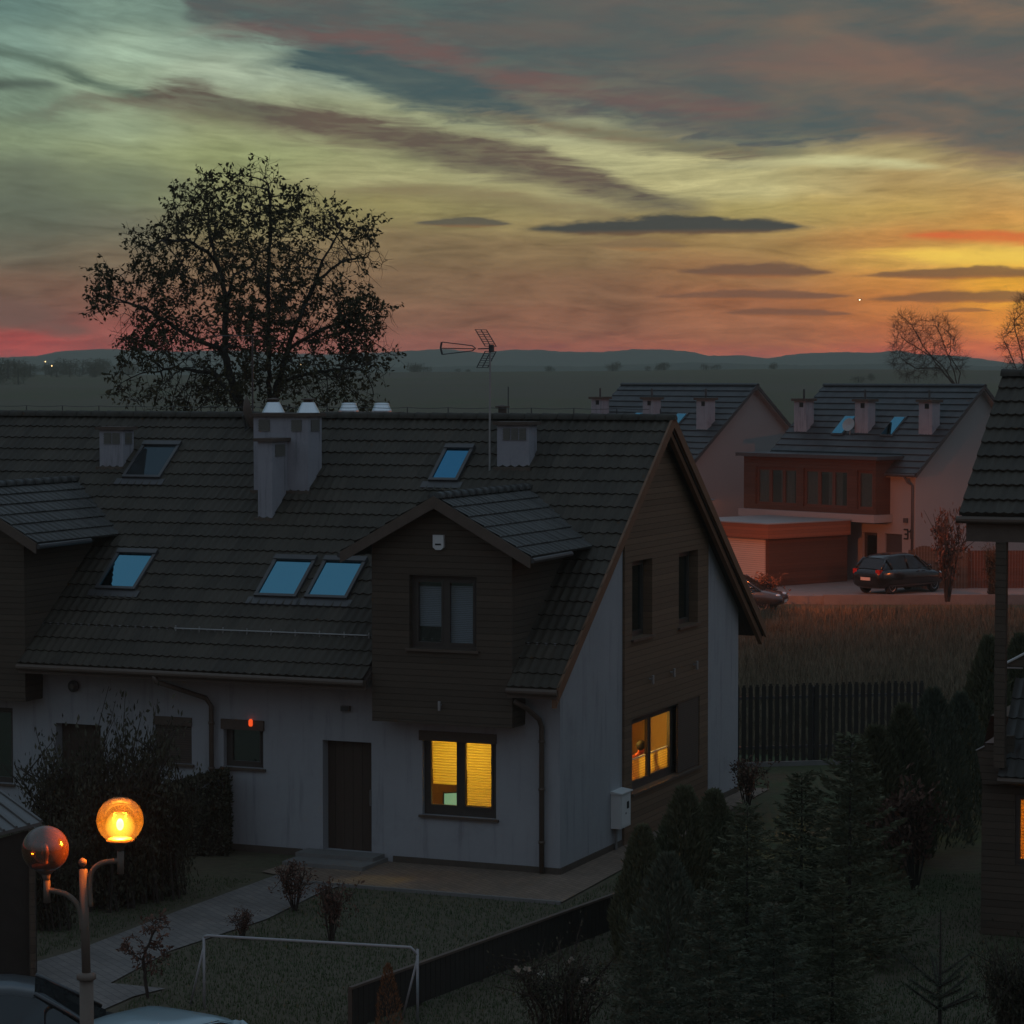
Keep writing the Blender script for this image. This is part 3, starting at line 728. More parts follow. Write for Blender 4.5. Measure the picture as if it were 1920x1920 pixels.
# closed roller shutter on the small window beside the downpipe
a, b, c, e = OP['win_b']; sh = MB(); sh.box((a + .0, .05, b), (c, .07, e - .16)); sh = sh.build('roller_shutter', M['shutter'], H); MB().box((a - .01, -.03, e - .16), (c + .01, .09, e + .01)).build('shutter_box', M['metal_brown'], sh)
MB().box((a - .06, -.07, b - .05), (c + .06, .0, b - .003)).build('sill', M['metal_brown'], sh)
# shutter box on the other small window and over the lit one
a, b, c, e = OP['win_c']; MB().box((a - .04, -.05, e - .17), (c + .03, .05, e + .03)).build('shutter_box', M['metal_brown'], H)
a, b, c, e = OP['lit']; MB().box((a - .06, -.04, e - .15), (c + .01, .06, e + .04)).build('shutter_box', M['metal_brown'], H)
lw = fwin('lit', 2, 'pane_clear', .10, frame=.10, bottom=.15)
# -------- entrance steps
st = thing('entrance_step', (-4.4, -.6, 0), 'low grey concrete step in front of the dark brown house door', 'step')
mb = MB(); mb.box((-5.25, -1.15, 0), (-3.55, -.03, .10)); mb.build('lower_tread', M['concrete'], st)
mb = MB(); mb.box((-5.28, -.55, .102), (-3.62, -.03, .17)); mb.build('upper_tread', M['concrete'], st)

# -------- gable windows
for (y0, z0, y1, z1) in GW:
    window(H, (.05, GP0 + y0, z0), UY, UX, y1 - y0, z1 - z0, .20, 1, .08, pane='pane_dark')
y0, z0, y1, z1 = LWIN
gw = window(H, (.05, GP0 + y0, z0), UY, UX, (y1 - y0), z1 - z0, .16, 3, .11, pane=['pane_clear', 'pane_clear', 'pane_dark'], bottom=.13)
MB().box((-.02, GP0 + y0 + (y1-y0)*2/3 + .06, z0 + .02), (.03, GP0 + y1 - .01, z1)).build('roller_shutter', M['shutter'], H)

# -------- the two lit rooms
def lit_slats(name, x_, parent): pass
mt, N, P = newmat('lit_room_plaster'); P.inputs['Base Color'].default_value = (.62, .45, .25, 1); P.inputs['Roughness'].default_value = .9
M['room'] = mt
M['room_dark'] = pm('room_cupboard_wood', (.05, .02, .012), .6, .3, 3)
mt = bpy.data.materials.new('lit_blind_fabric'); mt.use_nodes = True; t_ = mt.node_tree; t_.nodes.clear(); N = NT(t_)
o_ = N.n('ShaderNodeOutputMaterial'); tr_ = N.n('ShaderNodeBsdfTranslucent'); tr_.inputs[0].default_value = (.86, .66, .20, 1)
tcb = N.n('ShaderNodeTexCoord'); zb_ = N.sep(tcb.outputs['Object'])[2]; frb = N.m('FRACT', zb_ * (1 / .052)); slat = N.smooth(frb, .0, .42) * N.smooth(1.0 - frb, .0, .42)
scb = N.n('ShaderNodeVectorMath', operation='SCALE'); scb.inputs[0].default_value = (.9, .68, .20); N.link((slat * .42 + .56).s, scb.inputs[3]); N.link(scb.outputs[0], tr_.inputs[0])
df_ = N.n('ShaderNodeBsdfDiffuse'); df_.inputs[0].default_value = (.62, .50, .25, 1); mx_ = N.n('ShaderNodeMixShader'); mx_.inputs[0].default_value = .72
N.link(df_.outputs[0], mx_.inputs[1]); N.link(tr_.outputs[0], mx_.inputs[2]); N.link(mx_.outputs[0], o_.inputs[0]); M['blind_lit'] = mt
def blind_mb(O, u, n, w, h, pitch=.045):
    """Pleated blind: a zigzag sheet hanging from O (top left), height h."""
    mb = MB(); O, u, n = [np.array(q, float) for q in (O, u, n)]; k = max(2, int(h / pitch)); p = h / k
    for i in range(k):
        a0 = O - UZ * (i * p); a1 = O - UZ * ((i + .62) * p) + n * .016; a2 = O - UZ * ((i + 1) * p)
        mb.poly([a0, a1, a1 + u*w, a0 + u*w]); mb.poly([a1, a2, a2 + u*w, a1 + u*w])
    return mb
a, b, c, e = OP['lit']; w2 = (c - a - .1) / 2
blind_mb((a + .13, .22, e - .10), UX, -UY, w2 - .06, (e - b - .28) * .70, .052).build('blind', M['blind_lit'], H)
blind_mb((a + .13 + w2, .22, e - .10), UX, -UY, w2 - .05, (e - b - .30) * 1.0, .052).build('blind', M['blind_lit'], H)
mb = MB(); q0 = (-4.0, .28, .2); q1 = (-.2, 3.4, 2.62)
def inner_box(mb, q0, q1, skip):
    x0, y0, z0 = q0; x1, y1, z1 = q1
    F = dict(f=[(x0,y0,z0),(x1,y0,z0),(x1,y0,z1),(x0,y0,z1)], b=[(x0,y1,z0),(x0,y1,z1),(x1,y1,z1),(x1,y1,z0)], l=[(x0,y0,z0),(x0,y0,z1),(x0,y1,z1),(x0,y1,z0)],
             r=[(x1,y0,z0),(x1,y1,z0),(x1,y1,z1),(x1,y0,z1)], d=[(x0,y0,z0),(x0,y1,z0),(x1,y1,z0),(x1,y0,z0)], u=[(x0,y0,z1),(x1,y0,z1),(x1,y1,z1),(x0,y1,z1)])
    for k_, f in F.items():
        if k_ not in skip: mb.poly(f)
inner_box(mb, q0, q1, 'f')
for (fa, fb, fc, fd) in ((-4.0, .2, a, 2.62), (c, .2, -.2, 2.62), (a, .2, c, b), (a, e, c, 2.62)): mb.poly([(fa,.28,fb),(fc,.28,fb),(fc,.28,fd),(fa,.28,fd)])
mb.build('room', M['room'], H)
MB().box((-3.9, 2.5, .2), (-.5, 3.3, 1.35)).build('cupboard', M['room_dark'], H)
MB().box((-3.95, .30, .2), (-3.1, 2.3, 1.5)).build('cupboard', M['room_dark'], H)
# room behind the gable window
y0, z0, y1, z1 = LWIN; Y0 = GP0 + y0; Y1 = GP0 + y1
mb = MB(); inner_box(mb, (-4.2, 3.62, .2), (-.22, 9.4, 2.70), 'r')
for (ya, za, yb, zb) in ((3.62, .2, Y0, 2.7), (Y1, .2, 9.4, 2.7), (Y0, .2, Y1, z0), (Y0, z1, Y1, 2.7)): mb.poly([(-.22, ya, za), (-.22, yb, za), (-.22, yb, zb), (-.22, ya, zb)])
mb.build('room', M['room'], H)
MB().box((-4.1, 6.6, .2), (-1.6, 7.05, 2.05)).build('cupboard', M['room_dark'], H)
MB().box((-.9, 4.72, .2), (-.62, 5.02, 2.69)).build('room_pillar', M['room_dark'], H)
MB().box((-3.9, 5.7, 1.80), (-1.5, 6.55, 2.66)).build('wall_cupboard', M['room_dark'], H)
cw = (y1 - y0 - .11) / 3
for i in (0, 1):
    blind_mb((-.16, Y0 + .15 + i*cw, z0 + .13 + .46 - i*.02), UY, UX, cw - .12, .44, .03).build('blind', M['blind_lit'], H)
    MB().box((-.175, Y0 + .14 + i*cw, z0 + .59), (-.145, Y0 + .14 + i*cw + cw - .10, z0 + .612)).build('blind_rail', M['white_plastic'], H)
def point(name, loc, power, col, r=.08):
    l = bpy.data.lights.new(name, 'POINT'); l.energy = power; l.color = col; l.shadow_soft_size = r
    o = bpy.data.objects.new(name, l); COL.objects.link(o); o.location = tuple(map(float, loc)); return o
point('ceiling_lamp_light', (-2.0, 1.7, 2.40), 116, (1, .72, .13), .12)
point('ceiling_lamp_light', (-1.5, 5.5, 2.45), 260, (1, .58, .11), .12)
# ================================================================ ground and far land
FC = CAM.copy(); FC[2] = 0
def polar(lat, dep): return FC + RIGHT * lat + FWD * dep
PAD0 = 107.0                                   # the parking pad of the far houses starts here (depth)
def ground_h(lat, d):
    h = 0.0
    if d > 210:
        t = min(1.0, (d - 210) / 760); h += 10.2 * (t * t * (3 - 2*t)) * (1 + .10 * math.sin(lat / 170 + .6) + .05 * math.sin(lat / 61))
    if d > 1050: h -= min(1, (d - 1050) / 500) * 6
    h += mnoise.noise((lat * .01, d * .01, 2.0)) * min(1, max(0, (d - 130) / 300)) * .8
    return h
mb = MB()
ds = [-90, -40, 0, 15, 30, 40, 50, 60, 75, 90, 105, 125, 150, 180, 210] + list(np.linspace(240, 1200, 50)) + [1300, 1500, 1800, 2300, 3000, 4000, 5000, 6000]
NA = 90
for d in ds:
    for k in range(NA + 1):
        f = -1 + 2 * k / NA; w = 70 + abs(d) * .62
        lat = f * w; p = polar(lat, d); p[2] = ground_h(lat, d); mb.v.append(tuple(p))
for i in range(len(ds) - 1):
    for k in range(NA):
        a = i * (NA + 1) + k; mb.f.append((a, a + 1, a + NA + 2, a + NA + 1)); mb.mi.append(0)
m, N, P = newmat('ground_soil_and_field')
tc = N.n('ShaderNodeTexCoord'); V = tc.outputs['Object']
f1 = N.noise(V, .35, 5, .6); f2 = N.noise(V, 5, 5, .65); f3 = N.noise(V, .012, 4, .6)
c1 = N.mix(N.smooth(f1, .35, .65), (.075, .092, .045), (.105, .078, .05)); c2 = N.mix(N.smooth(f3, .4, .6), c1, (.10, .085, .060))
sc = N.n('ShaderNodeVectorMath', operation='SCALE'); N.link(c2, sc.inputs[0]); N.link((f2 * .9 + .55).s, sc.inputs[3]); N.link(sc.outputs[0], P.inputs['Base Color'])
P.inputs['Roughness'].default_value = .95; P.inputs['Specular IOR Level'].default_value = .1
b = N.n('ShaderNodeBump'); b.inputs['Strength'].default_value = .6; b.inputs['Distance'].default_value = .05; N.link(f2.s, b.inputs['Height']); N.link(b.outputs[0], P.inputs['Normal'])
M['ground'] = m
tag(mb.build('ground', M['ground'], smooth=True), kind='structure')

# rolling hills far off
def hill_range(name, prof, dist, depth, mat, seed, rough):
    mb = MB(); xs = np.arange(-1200, 3121, 9.0)
    px, py = zip(*prof)
    rows = [(-.5, 0), (-.28, .45), (-.12, .82), (0, 1.0), (.25, .8), (.6, .3), (1, 0)]
    for (dd, hh) in rows:
        d = dist + dd * depth
        for x in xs:
            y = np.interp(x, px, py) - abs(mnoise.noise((x * .05, seed, 0))) * 2.2 * rough - abs(mnoise.noise((x * .24, seed, 4))) * 1.8 * rough
            top = CAM[2] + (HORIZON - y) / FPX * dist
            wob = 1 + .25 * mnoise.noise((x * .012, dd * 3, seed)) if 0 < hh < 1 else 1
            p = polar((x - 960) / FPX * d, d); p[2] = -2 + (top + 2) * hh * wob; mb.v.append(tuple(p))
    n = len(xs)
    for i in range(len(rows) - 1):
        for k in range(n - 1): mb.f.append((i*n+k, i*n+k+1, (i+1)*n+k+1, (i+1)*n+k)); mb.mi.append(0)
    return tag(mb.build(name, mat, smooth=True), kind='structure')
M['hills'] = pm('wooded_hillside', (.035, .045, .034), .95, .4, .02, 0)
hill_range('hills', [(-1200,690),(-500,676),(0,672),(70,668),(120,659),(200,655),(330,661),(420,657),(600,666),(740,661),(830,655),(905,663),(960,656),(1010,657),(1060,661),(1130,661),(1185,656),(1240,656),(1290,660),(1330,668),(1390,667),(1440,673),(1500,664),(1570,661),(1640,662),(1680,658),(1730,666),(1800,669),(1840,674),(1900,683),(2000,686),(2400,680),(3120,690)], 3000, 700, M['hills'], 1.3, 1.0)
hill_range('hills', [(-1200,690),(0,684),(180,690),(420,684),(760,690),(900,686),(1100,688),(1300,680),(1500,686),(1700,682),(1920,690),(2400,692),(3120,694)], 2000, 400, M['hills'], 5.1, 1.2)

# haze: even thin air round everything
hz = MB(); q = []
B0 = polar(-3600, -140); C_ = []
for (la, de) in ((-700, -150), (700, -150), (3600, 6400), (-3600, 6400)): C_.append(polar(la, de))
hz.prism([(c[0], c[1], -4.0) for c in C_], (0, 0, HAZE_TOP + 4.0))
m = bpy.data.materials.new('thin_evening_haze'); m.use_nodes = True; t = m.node_tree; t.nodes.clear(); N = NT(t)
o_ = N.n('ShaderNodeOutputMaterial'); pv = N.n('ShaderNodeVolumePrincipled'); pv.inputs['Density'].default_value = HAZE_D; pv.inputs['Color'].default_value = (*HAZE_C, 1); pv.inputs['Anisotropy'].default_value = 0.0
N.link(pv.outputs[0], o_.inputs['Volume'])
if HAZE_D > 0: tag(hz.build('haze', m), kind='stuff')

# ================================================================ paving, lawn edges
def gpoly(name, px, z, mat, kind='structure'):
    mb = MB(); P_ = [on(x, y, 2, z) for x, y in px]; mb.poly([p for p in P_]); o = mb.build(name, mat); return tag(o, kind=kind)
def paver(name, c1, c2, s=1.0, bw=.2, bh=.1):
    m, N, P = newmat(name); tc = N.n('ShaderNodeTexCoord'); br = N.n('ShaderNodeTexBrick')
    mp = N.n('ShaderNodeMapping'); mp.inputs['Rotation'].default_value = (0, 0, R(38)); N.link(tc.outputs['Object'], mp.inputs[0]); N.link(mp.outputs[0], br.inputs['Vector'])
    br.inputs['Color1'].default_value = (*c1, 1); br.inputs['Color2'].default_value = (*c2, 1); br.inputs['Mortar'].default_value = (*[q * .62 for q in c1], 1)
    br.inputs['Scale'].default_value = s; br.inputs['Brick Width'].default_value = bw; br.inputs['Row Height'].default_value = bh; br.inputs['Mortar Size'].default_value = .008; br.inputs['Bias'].default_value = 0
    nz = N.noise(tc.outputs['Object'], 1.2, 5, .65) - .5
    sc = N.n('ShaderNodeVectorMath', operation='SCALE'); N.link(br.outputs['Color'], sc.inputs[0]); N.link((nz * .9 + 1.0).s, sc.inputs[3]); N.link(sc.outputs[0], P.inputs['Base Color'])
    P.inputs['Roughness'].default_value = .85
    b = N.n('ShaderNodeBump'); b.inputs['Strength'].default_value = .5; b.inputs['Distance'].default_value = .01; b.invert = True; N.link(br.outputs['Fac'], b.inputs['Height']); N.link(b.outputs[0], P.inputs['Normal'])
    return m
M['path'] = paver('grey_path_pavers', (.15, .132, .122), (.185, .162, .146), 1, .30, .15)
M['terrace'] = paver('brown_terrace_pavers', (.18, .125, .09), (.22, .155, .11), 1, .22, .11)
M['asphalt'] = pm('asphalt', (.055, .055, .057), .9, .25, 3, .3, 60)
gpoly('path', [(0,1823),(147,1780),(327,1710),(483,1653),(568,1622),(640,1660),(600,1673),(500,1723),(320,1782),(207,1843),(310,1853),(250,1868),(120,1925),(-160,1940),(-160,1860)], .022, M['path'])
tr = [on(655,1666,2,.026), on(1045,1693,2,.026), on(1062,1691,2,.026)]
mb = MB(); mb.poly([(-5.2, -.03, .026), (-5.3, -1.9, .026), (-3.9, -2.45, .026), (.95, -2.5, .026), (1.0, -2.4, .026), (.55, 11.5, .026), (.03, 11.5, .026), (.03, -.03, .026)][::-1])
tag(mb.build('terrace', M['terrace']), kind='structure')
kb = MB(); kb.box((-3.9, -2.58, 0), (1.02, -2.51, .06)); tag(kb.build('terrace_kerb', M['concrete']), kind='structure')
# street in the very front where the cars stand
mb = MB(); s0 = polar(-14, 36.2); s1 = polar(14, 36.2); s2 = polar(20, 12); s3 = polar(-20, 12)
mb.poly([(p[0], p[1], .018) for p in (polar(-9.5, 35.9), polar(-3.6, 36.4), polar(-3.3, 12), polar(-12, 12))]); tag(mb.build('street', M['asphalt']), kind='structure')

# lawn blades: short grass over the garden, taller dry grass on the field behind
def grass(name, region, n, h, mat, seed, w=.010, lean=.5, avoid=None):
    rg = np.random.default_rng(seed); mb = MB(); vs = []; fs = []
    cnt = 0
    while cnt < n:
        p = region(rg)
        if p is None: continue
        a = rg.uniform(0, 2*math.pi); hh = h * rg.uniform(.5, 1.3); l = lean * rg.uniform(0, 1) * hh; ww = w * rg.uniform(.6, 1.4)
        dx, dy = math.cos(a), math.sin(a); o = len(vs)
        vs += [(p[0]-dy*ww, p[1]+dx*ww, p[2]), (p[0]+dy*ww, p[1]-dx*ww, p[2]), (p[0]+dx*l, p[1]+dy*l, p[2]+hh)]
        fs.append((o, o+1, o+2)); cnt += 1
    mb.v = vs; mb.f = fs; mb.mi = [0]*len(fs)
    return tag(mb.build(name, mat), kind='stuff')
def leafmat(name, c, var=.5, trans=.25, scale=1.5):
    m = bpy.data.materials.new(name); m.use_nodes = True; t = m.node_tree; t.nodes.clear(); N = NT(t)
    out = N.n('ShaderNodeOutputMaterial'); d = N.n('ShaderNodeBsdfDiffuse'); tr = N.n('ShaderNodeBsdfTranslucent')
    g = N.n('ShaderNodeNewGeometry'); tc = N.n('ShaderNodeTexCoord')
    k = X(N, g.outputs['Random Per Island']) * (2*var) + (N.noise(tc.outputs['Object'], scale, 3, .6) - .5) * var * 1.6 + (1 - var)
    sc = N.n('ShaderNodeVectorMath', operation='SCALE'); sc.inputs[0].default_value = c; N.link(k.s, sc.inputs[3])
    N.link(sc.outputs[0], d.inputs[0]); N.link(sc.outputs[0], tr.inputs[0])
    mx = N.n('ShaderNodeMixShader'); mx.inputs[0].default_value = trans; N.link(d.outputs[0], mx.inputs[1]); N.link(tr.outputs[0], mx.inputs[2]); N.link(mx.outputs[0], out.inputs[0]); return m
M['grass'] = leafmat('lawn_grass', (.066, .096, .046), .3, .2, .8)
M['dry'] = leafmat('dry_field_grass', (.15, .125, .085), .5, .2, .35)
def in_poly(x, y, P_):
    c = False; j = len(P_) - 1
    for i in range(len(P_)):
        if (P_[i][1] > y) != (P_[j][1] > y) and x < (P_[j][0]-P_[i][0])*(y-P_[i][1])/(P_[j][1]-P_[i][1]) + P_[i][0]: c = not c
        j = i
    return c
def lawn(rg):
    x = rg.uniform(0, 1920); y = rg.uniform(1640, 1990)
    p = on(x, y, 2, 0)
    if p[1] > -2.62 and p[0] < 1.1: return None
    if in_poly(x, y, [(-5,1818),(147,1775),(327,1705),(483,1648),(580,1615),(660,1665),(600,1678),(500,1728),(320,1788),(215,1846),(330,1853),(250,1875),(120,1990),(-5,1990)]): return None
    return p
grass('lawn_grass', lawn, 60000, .055, M['grass'], 1, .008)
def field(rg):
    x = rg.uniform(1370, 1960); d = rg.uniform(64, 106); la = (x - 960) / FPX * d
    p = polar(la, d)
    if p[1] < 16.5 + 0 and p[0] < 3.5: return None
    return p
grass('field_grass', field, 50000, .34, M['dry'], 2, .016, .7)
# ================================================================ neighbour house cut by the right edge of the picture
NX, NY, NZ = at_depth(1799, 965, 44)           # front left corner of its upper eave
NH = thing('neighbour_house', (NX + .4, NY + .6, 0), 'dark timber house with a roof on a post, cut by the right picture edge', 'house')
nsl = math.tan(R(35.2)); nv = np.array([0, 1.0, nsl]); nv /= np.linalg.norm(nv); nn = np.array([0, -nsl, 1.0]); nn /= np.linalg.norm(nn)
nL = math.hypot(3.25, 3.25 * nsl)
tiles('upper_roof', (NX, NY, NZ), UX, nv, nn, 8.0, nL, M['tile'], NH, course=.40, tw=.30, amp=.028, lip=.045, seed=21)
mb = MB(); ridge_tiles(mb, (NX - .02, NY + 3.25, NZ + 3.25*nsl + .02), (NX + 8, NY + 3.25, NZ + 3.25*nsl + .02)); mb.build('ridge_tiles', M['tile'], NH, smooth=True)
nb = np.array([0, -1.0, nsl]); nb /= np.linalg.norm(nb); nbn = np.array([0, nsl, 1.0]); nbn /= np.linalg.norm(nbn)
tiles('upper_roof', (NX + 8, NY + 6.5, NZ), -UX, nb, nbn, 8.0, nL, M['tile'], NH, seg=3, seed=22)
mb = MB(); mb.prism([(NX + .03, NY + .02, NZ - .02), (NX + .03, NY + 3.25, NZ + 3.25*nsl - .03), (NX + .03, NY + 6.48, NZ - .02), (NX + .03, NY + 6.48, NZ - .14), (NX + .03, NY + 3.25, NZ + 3.25*nsl - .17), (NX + .03, NY + .02, NZ - .14)], (7.9, 0, 0)); mb.build('soffit', M['soffit'], NH)
MB().tube([(NX - .04, NY - .05, NZ - .08), (NX + 8, NY - .05, NZ - .08)], .06, 10).build('gutter', M['metal_brown'], NH)
MB().box((NX + .10, NY + .06, NZ - .44), (NX + 8, NY + .22, NZ - .145)).build('beam', M['fascia'], NH)
p0 = on(1868, 1100, 1, NY + .14); p1 = on(1888, 1100, 1, NY + .14)
MB().box((p0[0], NY + .06, 2.9), (p1[0], NY + .22, NZ - .441)).build('post', M['wood_dark'], NH)
# lower storey: wall, its small roof, its window
WY = NY + .55
wl = on(1840, 1600, 1, WY)[0]; wtop = 3.62
eL = on(1872, 1458, 1, WY - .45); eR = on(1921, 1458, 1, WY - .45)
wx0 = on(1913, 1555, 1, WY)[0] - .085; wx1 = wx0 + 1.3
wz0, wz1 = on(1914, 1622, 1, WY)[2], on(1914, 1490, 1, WY)[2]
mb = MB(); wall_holes(mb, (wl, WY, 0), UX, UZ, -UY, 7.5, wtop - .5, [(wx0 - wl, wz0, wx1 - wl, wz1)], .2)
mb.poly([(wl, WY, 0), (wl, WY, wtop - .5), (wl, WY + .6, wtop), (wl, WY + 6, wtop), (wl, WY + 6, 0)])
mb.poly([(wl + .0, WY + .6, wtop), (wl + 7.5, WY + .6, wtop), (wl + 7.5, WY + 6, wtop), (wl, WY + 6, wtop)])
mb.build('wall', M['wood_dark'], NH)
lsl = 1.15; lv = np.array([0, 1.0, lsl]); lv /= np.linalg.norm(lv); ln = np.array([0, -lsl, 1.0]); ln /= np.linalg.norm(ln)
tiles('lower_roof', (eL[0], eL[1], eL[2]), UX, lv, ln, 6.0, 2.0, M['tile_dormer'], NH, course=.42, tw=.30, seed=23)
mb = MB(); mb.prism([(eL[0] + .02, eL[1] + .03, eL[2] - .03), (eL[0] + .02, eL[1] + 1.30, eL[2] + 1.30*lsl - .03), (eL[0] + .02, eL[1] + 1.30, 2.6), (eL[0] + .02, eL[1] + .03, eL[2] - .1)], (6, 0, 0)); mb.build('lower_soffit', M['wood_dark'], NH)
MB().tube([(eL[0], eL[1] - .05, eL[2] - .04), (eL[0] + 6, eL[1] - .05, eL[2] - .04)], .05, 8).build('gutter', M['metal_brown'], NH)
def pxtube(name, pts, r, mat, parent, Y):
    return MB().tube([on(x, y, 1, Y) for x, y in pts], r, 6).build(name, mat, parent)
pxtube('flashing', [(1887, 1243), (1924, 1224)], .022, M['white_plastic'], NH, WY + .9)
pxtube('flashing', [(1888, 1252), (1918, 1253)], .014, M['metal_grey'], NH, WY + .9)
mb = MB(); P_ = [on(1887, 1244, 1, WY + .92), on(1990, 1193, 1, WY + .92), on(1990, 1254, 1, WY + .92), on(1887, 1253, 1, WY + .92)]; mb.prism(P_, (0, .1, 0)); mb.build('lower_gable', M['wood_dark'], NH)
mb = MB(); mb.prism([on(1846, 1393, 1, WY - .2), on(1866, 1380, 1, WY - .2), on(1866, 1393, 1, WY - .2)], (0, .04, 0)); mb.build('flashing', M['metal_grey'], NH)
pxtube('flashing', [(1830, 1407), (1846, 1399)], .012, M['metal_grey'], NH, WY - .2)
mb = MB(); mb.prism([on(1832, 1409, 1, WY - .18), on(1868, 1380, 1, WY - .18), on(1900, 1380, 1, WY - .18), on(1900, 1470, 1, WY - .18), on(1842, 1470, 1, WY - .18)], (0, .16, 0)); mb.build('porch_gable', M['wood_dark'], NH)
nf = window(NH, (wx0 - .001, WY, wz0), UX, -UY, wx1 - wx0, wz1 - wz0, .03, 1, .04, pane='pane_clear', sill=False, bottom=.05)
blind_mb((wx0 + .02, WY + .12, wz1 - .03), UX, -UY, wx1 - wx0 - .04, wz1 - wz0 - .06, .06).build('blind', M['blind_lit'], NH)
mb = MB(); inner_box(mb, (wx0 - .3, WY + .25, wz0 - .3), (wx1 + 1.2, WY + 3, wz1 + .3), 'f'); mb.build('room', M['room'], NH)
point('room_lamp_light', (wx0 + .7, WY + 1.5, wz1 - .1), 50, (1, .36, .06), .1)

# ================================================================ far pair of houses
BTH = YAW - R(50)                               # heading of their gable direction
CB = at_depth(1715, 1103, 116); CB[2] = .35
def Bframe(): return np.array([math.cos(BTH), math.sin(BTH), 0]), np.array([-math.sin(BTH), math.cos(BTH), 0])
BU, BV = Bframe()
def to_local(p): q = np.array(p) - CB; return np.array([q @ BU, q @ BV, q[2]])
def far_house(label, number):
    h = thing('white_house', (0, 0, 0), label, 'house', 'white houses with blue grey roofs behind the field')
    L, Wd, ez, rz = 9.0, 8.3, 4.75, 8.55; hw = Wd / 2; ov = .35; sl = (rz - ez) / (hw + .3)
    rf = lambda y: ez + (min(y, Wd - y) + .3) * sl
    mb = MB()
    mb.poly([(0, 0, 0), (0, Wd, 0), (0, Wd, rf(Wd) - .1), (0, hw, rz - .1), (0, 0, rf(0) - .1)])
    mb.poly([(-L, 0, 0), (-L, 0, rf(0) - .1), (-L, hw, rz - .1), (-L, Wd, rf(Wd) - .1), (-L, Wd, 0)])
    mb.poly([(0, Wd, 0), (-L, Wd, 0), (-L, Wd, rf(Wd) - .1), (0, Wd, rf(Wd) - .1)])
    wall_holes(mb, (-L, 0, 0), np.array([1., 0, 0]), UZ, np.array([0, -1., 0]), L, rf(0) - .1, [(L - 3.05, .9, L - 2.2, 2.1), (L - 1.75, .0, L - .75, 2.1)], .2)
    mb.build('wall', M['plaster_far'], h)
    v = np.array([0, 1, sl]); v /= np.linalg.norm(v); n = np.array([0, -sl, 1]); n /= np.linalg.norm(n); Ls = math.hypot(hw + .3, rz - ez)
    tiles('roof', (-L - ov, -.3, ez), (1, 0, 0), v, n, L + 2*ov, Ls, M['tile_far'], h, course=.42, tw=.34, seg=4, amp=.03, lip=.05, seed=31)
    v2 = np.array([0, -1, sl]); v2 /= np.linalg.norm(v2); n2 = np.array([0, sl, 1]); n2 /= np.linalg.norm(n2)
    tiles('roof', (ov, Wd + .3, ez), (-1, 0, 0), v2, n2, L + 2*ov, Ls, M['tile_far'], h, course=.42, tw=.34, seg=3, seed=32)
    mb = MB(); ridge_tiles(mb, (-L - ov, hw, rz + .03), (ov, hw, rz + .03), .12, .4); mb.build('ridge_tiles', M['tile_far'], h)
    mb = MB(); mb.prism([(-L - ov + .05, -.28, ez - .02), (-L - ov + .05, hw, rz - .02), (-L - ov + .05, Wd + .28, ez - .02), (-L - ov + .05, Wd + .28, ez - .16), (-L - ov + .05, hw, rz - .18), (-L - ov + .05, -.28, ez - .16)], (L + 2*ov - .1, 0, 0)); mb.build('soffit', M['plaster_far'], h)
    for s in (1, -1):
        Y = lambda y: y if s > 0 else Wd - y
        mb = MB(); mb.prism([(ov - .04, Y(-.32), ez + .05), (ov - .04, hw, rz + .07), (ov - .04, hw, rz - .12), (ov - .04, Y(-.32), ez - .14)], (.05, 0, 0)); mb.build('bargeboard', M['metal_dark'], h)
    MB().tube([(-L - ov, -.36, ez - .05), (ov - .05, -.36, ez - .05)], .07, 8).build('gutter', M['metal_dark'], h)
    mb = MB(); mb.tube([(-.35, -.34, ez - .1), (-.28, -.2, ez - .35), (-.12, -.07, ez - .5), (-.12, -.07, .1)], .055, 8); mb.build('downpipe', M['metal_dark'], h, smooth=True)
    # timber upper box with curtained windows, on a pale slab
    bx0, bx1, bz0, bz1, by = -L - .55, -1.45, 2.95, 5.35, -.95
    H_ = [(.75, .22, 3.35, 1.92), (3.75, .22, 6.45, 1.92), (7.0, .22, 7.95, 1.92)]
    mb = MB(); wall_holes(mb, (bx0, by, bz0), (1, 0, 0), UZ, (0, -1, 0), bx1 - bx0, bz1 - bz0, H_, .15)
    mb.poly([(bx1, by, bz0), (bx1, .9, bz0), (bx1, .9, bz1), (bx1, by, bz1)]); mb.poly([(bx0, by, bz0), (bx0, by, bz1), (bx0, .9, bz1), (bx0, .9, bz0)])
    box = mb.build('timber_box', M['wood_far'], h)
    MB().box((bx0 - .25, by - .3, bz1 + .002), (bx1 + .35, 1.3, bz1 + .16)).build('flat_roof', M['metal_dark'], box)
    for k, (a, b_, c, d) in enumerate(H_):
        window(box, (bx0 + a, by, bz0 + b_), (1, 0, 0), (0, -1, 0), c - a, d - b_, .10, 3 if k < 2 else 1, .08, mat='frame_far', pane='pane_far', sill=False)
        cu = MB(); nn_ = int((c - a) / .09)
        for i in range(nn_):
            x = bx0 + a + .08 + (c - a - .16) * i / nn_
            if (i // 5) % 3 == 2: continue
            cu.poly([(x, by + .20 + .03*(i % 2), bz0 + b_ + .08), (x + .09, by + .20 + .03*((i+1) % 2), bz0 + b_ + .08), (x + .09, by + .20 + .03*((i+1) % 2), bz0 + d - .08), (x, by + .20 + .03*(i % 2), bz0 + d - .08)])
        cu.build('curtain', M['curtain'], box)
    MB().box((bx0 + .2, by + .6, bz0 + .1), (bx1 - .2, by + .65, bz1 - .1)).build('room_back', M['fascia'], box)
    mb = MB(); mb.box((bx0 - .1, by - .25, bz0 - .34), (bx1 + .15, -.01, bz0 - .003)); mb.build('slab', M['plaster_far'], h)
